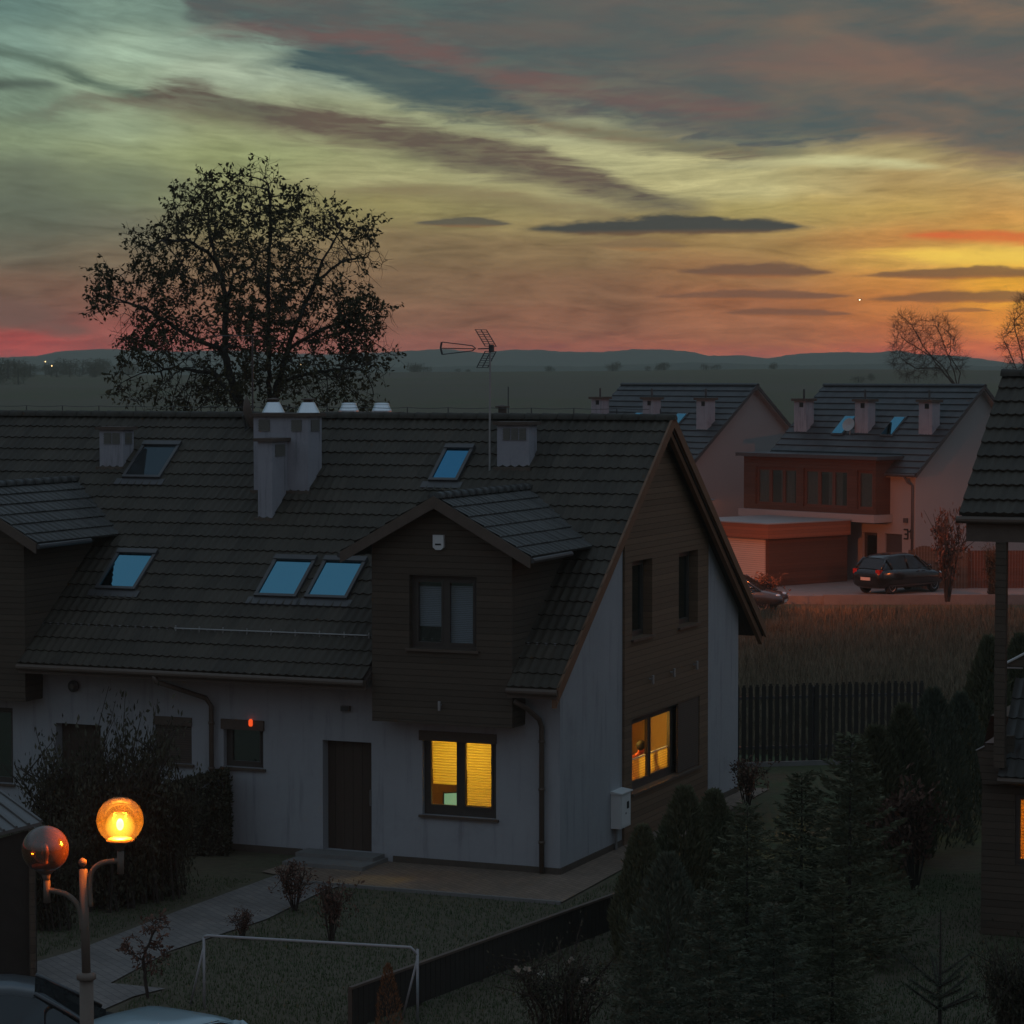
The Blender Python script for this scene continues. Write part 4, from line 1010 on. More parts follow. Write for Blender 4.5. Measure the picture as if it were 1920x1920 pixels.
    # door and window below
    window(h, (-3.05, 0, .9), (1, 0, 0), (0, -1, 0), .85, 1.2, .12, 1, .08, pane='pane_dark', sill=False)
    d = MB().box((-1.75, .10, 0), (-.75, .16, 2.1)).build('door', M['metal_dark'], h)
    MB().box((-.9, .06, 1.0), (-.86, .09, 1.25)).build('handle', M['metal_grey'], d)
    # garage in front, flat timber-edged roof
    gx0, gx1, gy0, gz = -7.6, -2.75, -6.2, 2.05
    g = MB(); g.box((gx0, gy0 + .06, 0), (gx1 - .06, -1.26, gz)); g = g.build('garage', M['wood_far'], h)
    MB().box((gx0 - .1, gy0 - .25, gz + .002), (gx1 + .15, -1.28, gz + .62)).build('fascia', M['wood_lit'], g)
    MB().box((gx0 - .13, gy0 - .28, gz + .622), (gx1 + .18, -1.27, gz + .67)).build('flat_roof', M['metal_grey'], g)
    MB().box((gx0 + .25, gy0 - .02, .0), (gx1 - .25, gy0 + .05, gz - .03)).build('garage_door', M['shutter_lit'], g)
    # roof furniture
    def ch(x, y, w, dpt, zt):
        c = MB().box((x, y, rf(y) - .4), (x + w, y + dpt, zt)).build('chimney', M['chimney'], h)
        MB().box((x - .1, y - .1, zt + .002), (x + w + .1, y + dpt + .1, zt + .12)).build('cap', M['cap'], c)
        MB().box((x + w*.45, y - .012, zt - .28), (x + w*.75, y + .02, zt - .06)).build('vent_grille', M['black'], c)
        MB().tube([(x + w*.5, y + dpt*.5, zt + .12), (x + w*.5, y + dpt*.5, zt + .55)], .05, 6).build('flue', M['metal_dark'], c)
    for x in (-8.85, -5.05, -1.25): ch(x, 1.6, .78, .5, 7.85)
    for x, w_ in ((-6.35, .62), (-3.35, .62)):
        y = 1.55; P0 = np.array([x, y, rf(y)])
        f = MB().obox(P0, np.array([1., 0, 0]), v, n, (-.07, -.07, 0), (w_ + .07, 1.25, .10)).build('skylight', M['metal_dark'], h)
        MB().obox(P0, np.array([1., 0, 0]), v, n, (0, 0, .05), (w_, 1.16, .125)).build('pane', M['skylight'], f)
    MB().lathe((-5.3, 1.5, rf(1.5) + .5), [(.02, 0), (.30, .07), (.31, .085), (.02, .03)], 20, axis=(.2, -.9, .35)).build('satellite_dish', M['metal_grey'], h)
    MB().tube([(-5.3, 1.55, rf(1.5)), (-5.3, 1.55, rf(1.5) + .55)], .025, 6).build('dish_pole', M['metal_grey'], h)
    if number:
        mb = MB()
        segs = {'3': [((0,0),(.22,0)), ((.22,0),(.22,.2)), ((.05,.2),(.22,.2)), ((.22,.2),(.22,.4)), ((0,.4),(.22,.4))], '1': [((.1,0),(.1,.4)), ((.0,.3),(.1,.4))]}
        for k, ch_ in enumerate(number):
            for (a, b_) in segs[ch_]:
                x0 = -.62 + k * .30; mb.tube([(x0 + a[0], -.02, 1.92 + a[1]), (x0 + b_[0], -.02, 1.92 + b_[1])], .035, 6)
        mb.build('house_number', M['black'], h)
        MB().box((-.62, -.09, 2.62), (-.40, -.002, 2.82)).build('wall_lamp', M['metal_dark'], h)
        MB().lathe((.02, 5.0, 4.15), [(.12, 0), (.12, .05), (.02, .06)], 12, axis=(1, 0, 0)).build('wall_vent', M['metal_dark'], h)
    return h
M['pane_far'] = glass_pane('far_window_glass', .18, (1, .95, .95), (.02, .02, .02), .75)
M['curtain'] = pm('net_curtain', (.26, .22, .21), .9, .25, 6)
b2 = far_house('white house numbered 31 with a timber box storey and garage', '31')
b2.location = tuple(CB); b2.rotation_euler = (0, 0, BTH)
b1 = far_house('white gabled house with blue grey roof, rising behind the brown timber gable', '')
q1 = CB - BU * 14.1; b1.location = tuple(q1); b1.rotation_euler = (0, 0, BTH)
# the raised parking pad with its low edge wall
pw0 = on(1440, 1135, 2, 0.0); 
pA = at_depth(1380, 1130, 109.5); pB = at_depth(1990, 1132, 109.5); pC = polar(40, 150); pD = polar(3, 150)
mb = MB(); mb.prism([(pA[0], pA[1], -.3), (pB[0], pB[1], -.3), (pC[0], pC[1], -.3), (pD[0] - 30, pD[1], -.3)], (0, 0, .64)); tag(mb.build('parking_pavement', M['concrete']), kind='structure')
e = (pB - pA); e[2] = 0; L_ = np.linalg.norm(e); e /= L_; en = np.cross(e, ZUP)
k0 = at_depth(1545, 1130, 109.3); k0[2] = 0
mb = MB(); mb.obox(k0, e, -en, ZUP, (0, 0, -.2), (12.5, .22, .40)); w_ = tag(mb.build('low_wall', M['concrete']), 'low pale wall along the edge of the parking pad, behind the dry field', 'wall')
# arched fence screens, a lit straight panel
def screen(px0, px1, py_top, Z, arch, label, mat, group=None):
    A = at_depth(px0, 1100, Z); B = at_depth(px1, 1100, Z); A[2] = B[2] = .33
    T = at_depth(px0, py_top, Z)[2]; u = B - A; w = np.linalg.norm(u); u /= w; n = np.cross(u, ZUP)
    t = thing('fence_panel', A, label, 'fence panel', group)
    mb = MB(); k = int(w / .12)
    for i in range(k):
        x0 = i * w / k; x1 = x0 + w / k - .012; top = (T - .33) - (arch * (2 * ((x0 + x1) / 2 / w) - 1) ** 2)
        mb.obox(A, u, ZUP, n, (x0, 0, 0), (x1, top, .02))
    mb.build('slats', mat, t, kind='stuff')
    mb = MB(); mb.obox(A, u, ZUP, n, (-.05, 0, -.03), (.045, T - .33 - arch + .1, .05)); mb.build('post', mat, t)
    return t
screen(1705, 1760, 1023, 113.2, .28, 'dark arched timber fence panel behind the parked car, next to the downpipe', M['wood_dark'], 'timber fence panels by the parking pad')
screen(1763, 1815, 1026, 113.4, .28, 'dark arched timber fence panel beside the straight orange one', M['wood_dark'], 'timber fence panels by the parking pad')
screen(1816, 1925, 1032, 113.6, .0, 'straight orange lit timber fence panel beside the arched ones', M['wood_far'], 'timber fence panels by the parking pad')

# ================================================================ back garden fence
FA = on(1340, 1440, 2, 0); FB = on(1735, 1428, 2, 0); FA[2] = FB[2] = 0
fe = FB - FA; fl = np.linalg.norm(fe); fe /= fl; fn = np.cross(fe, ZUP)
f_ = thing('picket_fence', FA, 'tall dark slatted garden fence in front of the dry field', 'fence')
mb = MB(); k = int(fl / .165)
for i in range(k):
    x = i * fl / k; tp = 1.98 + .015 * math.sin(i * 7.3); mb.obox(FA, fe, ZUP, fn, (x, .12, 0), (x + .105, tp - .05, .02)); mb.obox(FA, fe, ZUP, fn, (x + .02, tp - .049, .001), (x + .085, tp, .019))
mb.build('pickets', M['dark_fence'], f_, kind='stuff')
for z in (.42, 1.62): MB().obox(FA, fe, ZUP, fn, (0, z, -.045), (fl, z + .07, -.002)).build('rail', M['metal_dark'], f_)
for x in np.arange(.05, fl, 2.4): MB().obox(FA, fe, ZUP, fn, (x, 0, -.11), (x + .07, 1.9, -.047)).build('post', M['metal_dark'], f_)
MB().obox(FA, fe, ZUP, fn, (0, 0, -.04), (fl, .11, .06)).build('base_board', M['concrete'], f_)
# low dark fence running across the garden
GA = on(660, 1935, 2, 0); GB = on(1165, 1742, 2, 0); GA[2] = GB[2] = 0
ge = GB - GA; gl = np.linalg.norm(ge); ge /= gl; gn = np.cross(ge, ZUP)
f_ = thing('low_fence', GA, 'low dark board fence with a pale top rail crossing the lawn', 'fence')
mb = MB()
for i in range(int(gl / .14)): mb.obox(GA, ge, ZUP, gn, (i*.14, .05, 0), (i*.14 + .13, .62, .018))
mb.build('boards', M['dark_fence'], f_, kind='stuff'); MB().obox(GA, ge, ZUP, gn, (-.05, .625, -.03), (gl + .05, .66, .04)).build('top_rail', M['fascia'], f_)
for x in np.arange(0, gl, 1.8): MB().obox(GA, ge, ZUP, gn, (x, 0, -.07), (x + .06, .62, -.002)).build('post', M['plinth'], f_)

# ================================================================ things on the house
def mounted(name, label, cat, loc, group=None): return thing(name, loc, label, cat, group)
mbx = mounted('meter_box', 'white utility meter box on the gable wall beside the timber panel', 'meter box', (0, 2.9, .5))
mb = MB(); mb.box((.0, 2.72, .46), (.20, 3.30, 1.14)); mb.build('cabinet', M['white_plastic'], mbx)
mb = MB(); mb.prism([(0, 2.69, 1.145), (.24, 2.69, 1.145), (.24, 2.69, 1.165), (0, 2.69, 1.20)], (0, .64, 0)); mb.build('lid', M['white_plastic'], mbx)
MB().box((.202, 2.76, .50), (.212, 3.26, 1.10)).build('door', M['white_plastic'], mbx)
MB().box((.2125, 3.05, .82), (.218, 3.17, .96)).build('viewing_window', M['black'], mbx)
MB().box((.2125, 2.98, .72), (.218, 3.02, .755)).build('lock', M['metal_dark'], mbx)
MB().tube([(.06, 2.85, .455), (.06, 2.85, .03)], .03, 8).build('conduit', M['concrete'], mbx)
sir = mounted('alarm_siren', 'pale alarm siren box high on the dark timber dormer front', 'alarm', (-2.13, BAYY - .06, 6.05))
A = on(823, 1017, 1, BAYY - .03); mb = MB(); mb.prism([(A[0] - .11, BAYY - .07, A[2] + .14), (A[0] + .11, BAYY - .07, A[2] + .14), (A[0] + .11, BAYY - .07, A[2] - .09), (A[0] + .05, BAYY - .07, A[2] - .14), (A[0] - .05, BAYY - .07, A[2] - .14), (A[0] - .11, BAYY - .07, A[2] - .09)][::-1], (0, .068, 0)); mb.build('housing', M['white_plastic'], sir)
MB().box((A[0] - .06, BAYY - .078, A[2] - .05), (A[0] + .06, BAYY - .071, A[2] - .02)).build('slot', M['black'], sir)
def spot(label, P_, n, group):
    n = np.array(n, float); s = thing('wall_spotlight', P_, label, 'spotlight', group); P_ = np.array(P_)
    MB().tube([P_ + n*.004, P_ + n*.06], .02, 8).build('bracket', M['metal_grey'], s)
    MB().lathe(P_ + n*.085 - UZ*.10, [(.024, 0), (.028, .01), (.028, .17), (.022, .18)], 12).build('body', M['metal_grey'], s)
g_ = 'small spotlights on the timber cladding'
spot('small unlit spotlight under the front dormer bay, above the lit window', on(827, 1322, 1, BAYY), (0, -1, 0), g_)
for px, lb in (((1217, 1273), 'small unlit spotlight on the gable, closest to the house corner'), ((1257, 1260), 'small unlit spotlight on the gable, the middle one of its row of three'), ((1300, 1246), 'small unlit spotlight on the gable, nearest the garden fence')):
    spot(lb, on(*px, 0, .05), (1, 0, 0), g_)
A = on(140, 1286, 1, -.02); wl_ = thing('wall_lamp', A, 'round dark wall lamp above the brown door at the house end', 'lamp')
MB().lathe(A, [(.11, 0), (.12, .02), (.12, .07), (.06, .10)], 16, axis=(0, -1, 0)).build('body', M['metal_dark'], wl_); MB().lathe(A + np.array([0, -.101, 0]), [(.055, 0), (.05, .02), (.01, .03)], 14, axis=(0, -1, 0)).build('lens', M['grille'], wl_)
A = on(650, 1328, 1, -.01); wl_ = thing('wall_lamp', A, 'small dark wall lamp under the eave, above the recessed door', 'lamp')
MB().box(A + np.array([-.09, -.09, -.05]), A + np.array([.09, 0, .05])).build('body', M['grille'], wl_); MB().box(A + np.array([-.08, -.10, -.04]), A + np.array([.08, -.091, .04])).build('lens', M['metal_dark'], wl_)
A = on(470, 1355, 1, -.06); rl = thing('red_dot', A, 'tiny glowing red dot added on the shutter box of a small window', 'light')  # added glowing dot for a red glint; no known lamp here
MB().lathe(A - UZ*.07, [(.03, 0), (.042, .03), (.042, .11), (.02, .14)], 12).build('lens', emit('red_glow', (1.0, .10, .02), .85), rl); MB().box(A + np.array([-.04, .0, -.02]), A + np.array([.04, .012, .03])).build('base', M['black'], rl)
# TV aerial on its mast by the chimney
A = on(918, 848, 1, 4.05); T_ = on(919, 655, 1, 4.05); base = np.array([A[0], 4.05, roofz(4.05) - .03])
ae = thing('tv_antenna', base, 'tall roof television antenna on a thin mast beside a chimney', 'antenna')
MB().tube([base, (T_[0], 4.05, T_[2] + .03)], .022, 8).build('mast', M['metal_grey'], ae)
sc_ = 1 / 95.0
def ap(px, py, e=0.0): # local point in the vertical plane through the mast, e = along the element direction
    return np.array([T_[0], 4.05, T_[2]]) + RIGHT * ((px - 919) * sc_) + UZ * ((655 - py) * sc_) + (FWD * .86 + RIGHT * .5) * e
MB().tube([ap(924, 653), ap(895, 654)], .012, 6).build('boom', M['metal_dark'], ae)
mb = MB(); mb.tube([ap(825, 641), ap(823, 652), ap(826, 665)], .022, 6)
for (a_, b_) in (((826, 641), (884, 648)), ((825, 653), (890, 654)), ((826, 665), (884, 658))): mb.tube([ap(*a_), ap(*b_)], .011, 5)
mb.tube([ap(884, 648), ap(891, 653), ap(884, 658)], .014, 5); mb.build('director', M['metal_dark'], ae)
for (q0_, q1_) in (((901, 617), (920, 649)), ((904, 690), (920, 659))):
    mb = MB()
    for e_ in (-.22, .0, .22): mb.tube([ap(*q0_, e_), ap(*q1_, e_)], .011, 5)
    for i in range(8):
        f = i / 7; c_ = (q0_[0] + (q1_[0]-q0_[0])*f, q0_[1] + (q1_[1]-q0_[1])*f); mb.tube([ap(*c_, -.24), ap(*c_, .24)], .007, 4)
    mb.build('reflector', M['metal_dark'], ae)
MB().box(ap(920, 658) - .03, ap(922, 650) + .04).build('clamp', M['metal_dark'], ae)
MB().tube([base + UZ*.02, base + UZ*.02 + UX*.35], .015, 6).build('bracket', M['metal_grey'], ae)
# aerial seen through the tree and the dish beside the cluster chimney
A = on(474, 790, 1, 6.3); T_ = on(470, 628, 1, 6.3)
ae2 = thing('tv_antenna', (A[0], 6.3, roofz(6.3)), 'thin antenna mast standing past the ridge, seen through the tree crown', 'antenna')
MB().tube([(A[0], 6.3, roofz(6.3) - .05), (A[0], 6.3, T_[2])], .02, 7).build('mast', M['metal_dark'], ae2)
mb = MB(); mb.tube([(A[0] - .75, 6.25, T_[2] - .02), (A[0] + .12, 6.32, T_[2] - .02)], .012, 5)
for i in range(7): x = A[0] - .72 + i*.12; mb.tube([(x - .05, 6.0, T_[2] - .02), (x + .05, 6.5, T_[2] - .02)], .008, 4)
mb.build('element_row', M['metal_dark'], ae2)
A = on(457, 778, 1, 5.0); sd_ = thing('satellite_dish', (A[0] + .1, 5.1, roofz(5.1)), 'dark satellite dish seen edge-on beside the twin capped chimneys', 'satellite dish')
ax = np.array([.80, .55, .22]); ax /= np.linalg.norm(ax)
MB().lathe(A, [(.02, .0), (.15, .02), (.28, .07), (.40, .145), (.405, .15), (.28, .085), (.02, .02)], 28, axis=ax).build('reflector', M['fascia'], sd_, smooth=True)
MB().tube([(A[0] - .02, 5.0, A[2]), (A[0] + .02, 5.1, A[2] - .4), (A[0] + .1, 5.1, roofz(5.1) - .03)], .025, 7).build('pole', M['metal_dark'], sd_)
MB().tube([A - UZ*.36, A + ax*.42 - UZ*.14], .012, 5).build('feed_arm', M['metal_dark'], sd_)

# ================================================================ garden and street furniture
go = thing('goal_frame', on(585, 1905, 2, 0), 'white tubular football goal frame without a net on the lawn', 'goal')
gL = on(383, 1892, 2, 0); gR = on(783, 1918, 2, 0); r_ = .021; zt = 1.10
d_ = (gR - gL); d_[2] = 0; gw_ = np.linalg.norm(d_); d_ /= gw_; nb_ = np.cross(ZUP, d_)
M['goal'] = pm('worn_white_paint', (.30, .31, .32), .5, .3, 12)
MB().tube([gL + UZ*(zt - .02), gL + UZ*zt + d_*.06, gR + UZ*zt - d_*.10, gR + UZ*(zt - .10)], r_, 10).build('crossbar', M['goal'], go, smooth=True)
for p in (gL, gR): MB().tube([p, p + UZ*(zt - .02)], r_*.95, 10).build('post', M['goal'], go, smooth=True)
for p in (gL, gR): MB().tube([p + UZ*(zt - .16), p + (on(357, 1886, 2, 0) - gL) + UZ*.02], r_*.8, 8).build('stay', M['goal'], go, smooth=True)

# globe street lamp
M['pole'] = pm('pole_paint', (.16, .12, .095), .55, .2, 6)
mgl = bpy.data.materials.new('lit_globe_plastic'); mgl.use_nodes = True; t_ = mgl.node_tree; t_.nodes.clear(); N = NT(t_)
o_ = N.n('ShaderNodeOutputMaterial'); trn = N.n('ShaderNodeBsdfTransparent'); trn.inputs[0].default_value = (1, .80, .40, 1); tl = N.n('ShaderNodeBsdfTranslucent'); tl.inputs[0].default_value = (.9, .74, .16, 1)
gls = N.n('ShaderNodeBsdfGlossy'); gls.inputs['Roughness'].default_value = .04; gls.inputs['Color'].default_value = (.9, .9, .9, 1)
lw_ = N.n('ShaderNodeLayerWeight'); lw_.inputs[0].default_value = .35
tc = N.n('ShaderNodeTexCoord'); c = N.sep(tc.outputs['Object'])
mpr = N.n('ShaderNodeMapping'); mpr.inputs['Scale'].default_value = (1, 1, 9); N.link(tc.outputs['Object'], mpr.inputs[0]); rings = N.noise(mpr.outputs[0], 9, 3, .6)
m1 = N.n('ShaderNodeMixShader'); N.link((rings * .022 + .005).s, m1.inputs[0]); N.link(trn.outputs[0], m1.inputs[1]); N.link(tl.outputs[0], m1.inputs[2])
m2 = N.n('ShaderNodeMixShader'); N.link((X(N, lw_.outputs['Fresnel']) * .7).s, m2.inputs[0]); N.link(m1.outputs[0], m2.inputs[1]); N.link(gls.outputs[0], m2.inputs[2]); N.link(m2.outputs[0], o_.inputs[0])
M['globe_lit'] = mgl
mgl = bpy.data.materials.new('unlit_globe_plastic'); mgl.use_nodes = True; t_ = mgl.node_tree; t_.nodes.clear(); N = NT(t_)
o_ = N.n('ShaderNodeOutputMaterial'); trn = N.n('ShaderNodeBsdfTransparent'); trn.inputs[0].default_value = (.62, .40, .30, 1); tl = N.n('ShaderNodeBsdfDiffuse'); tl.inputs[0].default_value = (.34, .15, .07, 1)
gls = N.n('ShaderNodeBsdfGlossy'); gls.inputs['Roughness'].default_value = .06; lw_ = N.n('ShaderNodeLayerWeight'); lw_.inputs[0].default_value = .4
m1 = N.n('ShaderNodeMixShader'); m1.inputs[0].default_value = .26; N.link(trn.outputs[0], m1.inputs[1]); N.link(tl.outputs[0], m1.inputs[2])
m2 = N.n('ShaderNodeMixShader'); N.link((X(N, lw_.outputs['Fresnel']) * 1.0 + .07).s, m2.inputs[0]); N.link(m1.outputs[0], m2.inputs[1]); N.link(gls.outputs[0], m2.inputs[2]); N.link(m2.outputs[0], o_.inputs[0])
M['globe_off'] = mgl
ZL = 28.4; sc_ = ZL / FPX
LB = at_depth(164, 1900, ZL); LT = at_depth(155, 1627, ZL)
lb = np.array([LT[0] + .04, LT[1], 0.0])
lamp = thing('street_lamp', lb, 'twin globe street lamp with one globe glowing orange, beside the parked cars', 'street lamp')
def lp(px, py, dz=0.0): return at_depth(px, py, ZL + dz)
MB().tube([lb, at_depth(162, 1830, ZL)], .075, 14).build('pole', M['pole'], lamp, smooth=True)
MB().tube([at_depth(162, 1829, ZL), lp(156, 1630)], .047, 14).build('upper_pole', M['pole'], lamp, smooth=True)
MB().lathe(at_depth(162, 1838, ZL), [(.08, 0), (.105, .015), (.105, .06), (.06, .085)], 18).build('collar', M['pole'], lamp, smooth=True)
MB().sphere(lp(155, 1617), .046, 18).build('finial', M['pole'], lamp, smooth=True)
def arm(pts, gc, lit, dz):
    a = MB(); P_ = [lp(*p, dz*min(1, i/2)) for i, p in enumerate(pts)]
    Q = []
    for i in range(len(P_) - 1):
        for k in range(5):
            t = k / 5; p0, p1, p2, p3 = P_[max(i-1, 0)], P_[i], P_[i+1], P_[min(i+2, len(P_)-1)]
            Q.append(.5*((2*p1) + (-p0+p2)*t + (2*p0-5*p1+4*p2-p3)*t*t + (-p0+3*p1-3*p2+p3)*t**3))
    Q.append(P_[-1]); a.tube(Q, .028, 10); o = a.build('arm', M['pole'], lamp, smooth=True)
    e = P_[-1]; G = lp(*gc, dz)
    MB().tube([e - UZ*.14, e + UZ*.10], .036, 12).build('socket', M['pole'], o, smooth=True)
    neck = MB(); nb0 = e + UZ*.10; nt = np.array([G[0], G[1], G[2] - .245]) if not lit else np.array([e[0], e[1], e[2] + .11])
    if not lit:
        neck.tube([nb0, nb0*.5 + nt*.5, nt], [.034, .045, .05], 12); neck.lathe(nt, [(.06, -.02), (.14, .05), (.145, .075), (.05, .09)], 20)
        neck.build('neck', M['pole'], o, smooth=True)
    return o, G
oa, G1 = arm([(154, 1745), (152, 1716), (143, 1693), (122, 1676), (88, 1668)], (85, 1592), False, .0)
ob, G2 = arm([(170, 1700), (168, 1654), (175, 1630), (195, 1617), (226, 1614)], (225, 1538), True, .0)
neck = MB().lathe((G2[0], G2[1], G2[2] - .36), [(.03, 0), (.035, .06), (.06, .09), (.15, .135), (.15, .15), (.04, .16)], 20); neck.build('neck', M['plinth'], ob, smooth=True)
def globe(G, mat, r=.25, cut=.83):
    pr = [(max(1e-3, r*math.sin(a)), -r*math.cos(a)) for a in np.linspace(math.acos(cut), math.pi, 26)]
    return MB().lathe(G, pr, 48).build('globe', mat, lamp, smooth=True)
g1 = globe(G1, M['globe_off']); g2 = globe(G2, M['globe_lit'])
MB().sphere(G2 - UZ*.045, .040, 16, 1.6).build('bulb', emit('sodium_bulb', (1.0, .66, .24), 30.0), g2, smooth=True)
MB().lathe(G2 + UZ*.095, [(.06, 0), (.05, .02), (.01, .03)], 20).build('shade_disc', M['metal_dark'], g2, smooth=True)  # opaque disc added to darken the upper part of the globe
mdf = bpy.data.materials.new('glow_ball_falloff'); mdf.use_nodes = True; t_ = mdf.node_tree; t_.nodes.clear(); N = NT(t_)  # soft radial glow painted as emission that fades towards the rim
o_ = N.n('ShaderNodeOutputMaterial'); trn = N.n('ShaderNodeBsdfTransparent'); em = N.n('ShaderNodeEmission'); em.inputs[0].default_value = (1.0, .62, .11, 1); em.inputs[1].default_value = 1.9
lw_ = N.n('ShaderNodeLayerWeight'); lw_.inputs[0].default_value = .5; fc = N.m('POWER', 1.0 - X(N, lw_.outputs['Facing']), 2.6)
mx_ = N.n('ShaderNodeMixShader'); N.link((fc * .8).s, mx_.inputs[0]); N.link(trn.outputs[0], mx_.inputs[1]); N.link(em.outputs[0], mx_.inputs[2]); N.link(mx_.outputs[0], o_.inputs[0])
MB().sphere(G2 - UZ*.06, .165, 32, 1.0).build('glow_ball', mdf, g2, smooth=True)  # emissive ball added for the glow around the bulb
MB().lathe(G2 - UZ*.205, [(.13, 0), (.125, .012), (.01, .014)], 24).build('base_plate', M['metal_grey'], g2, smooth=True)
MB().lathe(G1 - UZ*.20, [(.12, 0), (.115, .02), (.03, .03), (.03, .12), (.045, .15), (.03, .24), (.01, .26)], 24).build('lamp_holder', M['metal_grey'], g1, smooth=True)
point('street_lamp_light', G2 - UZ*.035, 480, (1, .27, .03), .085)

# street lamps that light the far houses: one hidden by the gable, one past the right edge
def far_lamp(P_, hgt, label, power):
    b = np.array([P_[0], P_[1], .3]); s = thing('street_lamp', b, label, 'street lamp', 'street lamps by the far houses')
    MB().tube([b, b + UZ*hgt], [.07, .045], 12).build('pole', M['pole'], s, smooth=True); MB().lathe(b + UZ*hgt, [(.05, 0), (.12, .03), (.12, .05), (.04, .06)], 16).build('neck', M['pole'], s)
    MB().sphere(b + UZ*(hgt + .28), .22, 20).build('globe', emit('sodium_globe', (1, .40, .08), 6), s, smooth=True)
    MB().lathe(b + UZ*(hgt + .70), [(.42, -.02), (.42, .0), (.05, .05)], 24).build('light_cutoff', M['metal_dark'], s)  # unseen disc added above the light to keep it off the chimneys
    point('street_lamp_light', b + UZ*(hgt + .62), power, (1, .20, .035), .05)
far_lamp(at_depth(1322, 1000, 103), 3.6, 'globe street lamp behind the timber gable, lighting the garage', 2200)
far_lamp(at_depth(1975, 1000, 107.5), 2.9, 'globe street lamp hidden by the neighbour roof, lighting the white gable', 420)

# shed roof in the left corner
sh_ = thing('bin_shelter', on(20, 1660, 2, 0), 'low shelter with a ribbed metal roof at the left picture edge', 'shelter')
Zs = 41.0; A1, A2, A3, A4 = at_depth(78, 1540, Zs), at_depth(0, 1483, Zs + 1.6), at_depth(-120, 1400, Zs + 3.2), at_depth(-90, 1580, Zs)
c1, c2, c3, c4 = at_depth(78, 1541, Zs), at_depth(-20, 1470, Zs + 2.2), at_depth(-190, 1490, Zs + 2.2), at_depth(-110, 1588, Zs)
mb = MB(); mb.prism([c1, c2, c3, c4], (0, 0, -.05))
for i in range(9):
    f = i / 8; mb.tube([c1 + (c4 - c1)*f + UZ*.015, c2 + (c3 - c2)*f + UZ*.015], .022, 6)
mb.build('metal_roof', pm('roof_sheet', (.10, .095, .09), .4, .2, 3, spec=.5), sh_)
for q in (c1*.9 + c4*.1, c4, c2, c3): MB().tube([(q[0], q[1], 0), (q[0], q[1], q[2] - .055)], .05, 8).build('post', M['wood_dark'], sh_)
mb = MB(); mb.prism([(c1[0] - .15, c1[1] + .03, 0), (c4[0], c4[1] + .03, 0), (c4[0], c4[1] + .03, c4[2] - .12), (c1[0] - .15, c1[1] + .03, c1[2] - .12)], (0, .04, 0)); mb.build('side_boards', M['dark_fence'], sh_)

# inside the lit rooms: desk with a screen; a person by the gable window
dk = thing('desk', (-2.4, .8, .2), 'wooden desk behind the partly raised blind of the lit window', 'desk')
MB().box((-2.95, .45, .86), (-1.6, 1.15, .90)).build('desk_top', pm('desk_wood', (.45, .24, .10), .5, .2, 4), dk)
for x in (-2.9, -1.66): MB().box((x, .5, .2), (x + .05, 1.1, .858)).build('leg', M['room_dark'], dk)
mo = thing('computer_monitor', (-2.35, .8, .905), 'glowing green computer screen on the desk in the lit window', 'monitor')
mb = MB(); Pm = np.array([-2.62, .50, 1.02]); um = np.array([.72, .55, 0]); um /= np.linalg.norm(um); nm = np.cross(um, UZ)
MB().obox(Pm, um, UZ, nm, (0, 0, -.03), (.46, .32, .0)).build('housing', M['black'], mo); MB().obox(Pm, um, UZ, nm, (.02, .02, .001), (.44, .30, .006)).build('screen', emit('screen_glow', (.30, .62, .42), .45), mo)
MB().box(Pm + um*.22 + np.array([0, .0, -.095]), Pm + um*.34 + np.array([0, .08, -.002])).build('stand', M['black'], mo)
PX_ = on(1195, 1400, 0, -.55)
pe = thing('person', (-.55, PX_[1], .2), 'person with dark hair and a red top standing behind the gable window', 'person')
me = bpy.data.meshes.new('body')
hz_ = PX_[2] - .2 - 1.54                       # small shift so the head stands where it is seen
J = [(0,0,.92),(0,0,1.10),(.03,0,1.30),(.06,.0,1.42),(.11,-.03,1.52),(.13,-.06,1.61),
     (.03,.20,1.35),(.10,.24,1.10),(.28,.16,1.06),(.36,.10,1.08), (.03,-.20,1.35),(.10,-.24,1.10),(.28,-.16,1.06),(.36,-.10,1.08),
     (.0,.10,.88),(.02,.11,.48),(.0,.11,.07),(.12,.12,.03), (.0,-.10,.88),(.02,-.11,.48),(.0,-.11,.07),(.12,-.12,.03), (.205,-.06,1.50)]
J = [(x, y, z + hz_ * min(1, z)) for x, y, z in J]
Ed = [(0,1),(1,2),(2,3),(3,4),(4,5),(2,6),(6,7),(7,8),(8,9),(2,10),(10,11),(11,12),(12,13),(0,14),(14,15),(15,16),(16,17),(0,18),(18,19),(19,20),(20,21),(4,22)]
Rd = [.14,.13,.15,.055,.088,.08,.07,.05,.038,.035,.07,.05,.038,.035,.09,.07,.045,.04,.09,.07,.045,.04,.02]
me.from_pydata(J, Ed, []); body = bpy.data.objects.new('body', me); COL.objects.link(body); body.parent = pe
sk = body.modifiers.new('skin', 'SKIN'); sv = me.skin_vertices[0].data
for i, r0 in enumerate(Rd): sv[i].radius = (r0, r0)
sv[0].use_root = True
body.modifiers.new('sub', 'SUBSURF').render_levels = 2
me.materials.append(pm('red_top_and_skin', (.42, .09, .05), .8, .15, 6))
hb = MB(); hb.sphere(np.array(pe.location) + np.array([.105, -.035, 1.575 + hz_]), .112, 18, 1.0); hb.build('hair', pm('dark_hair', (.006, .004, .003), .7, .2, 20), pe, smooth=True)
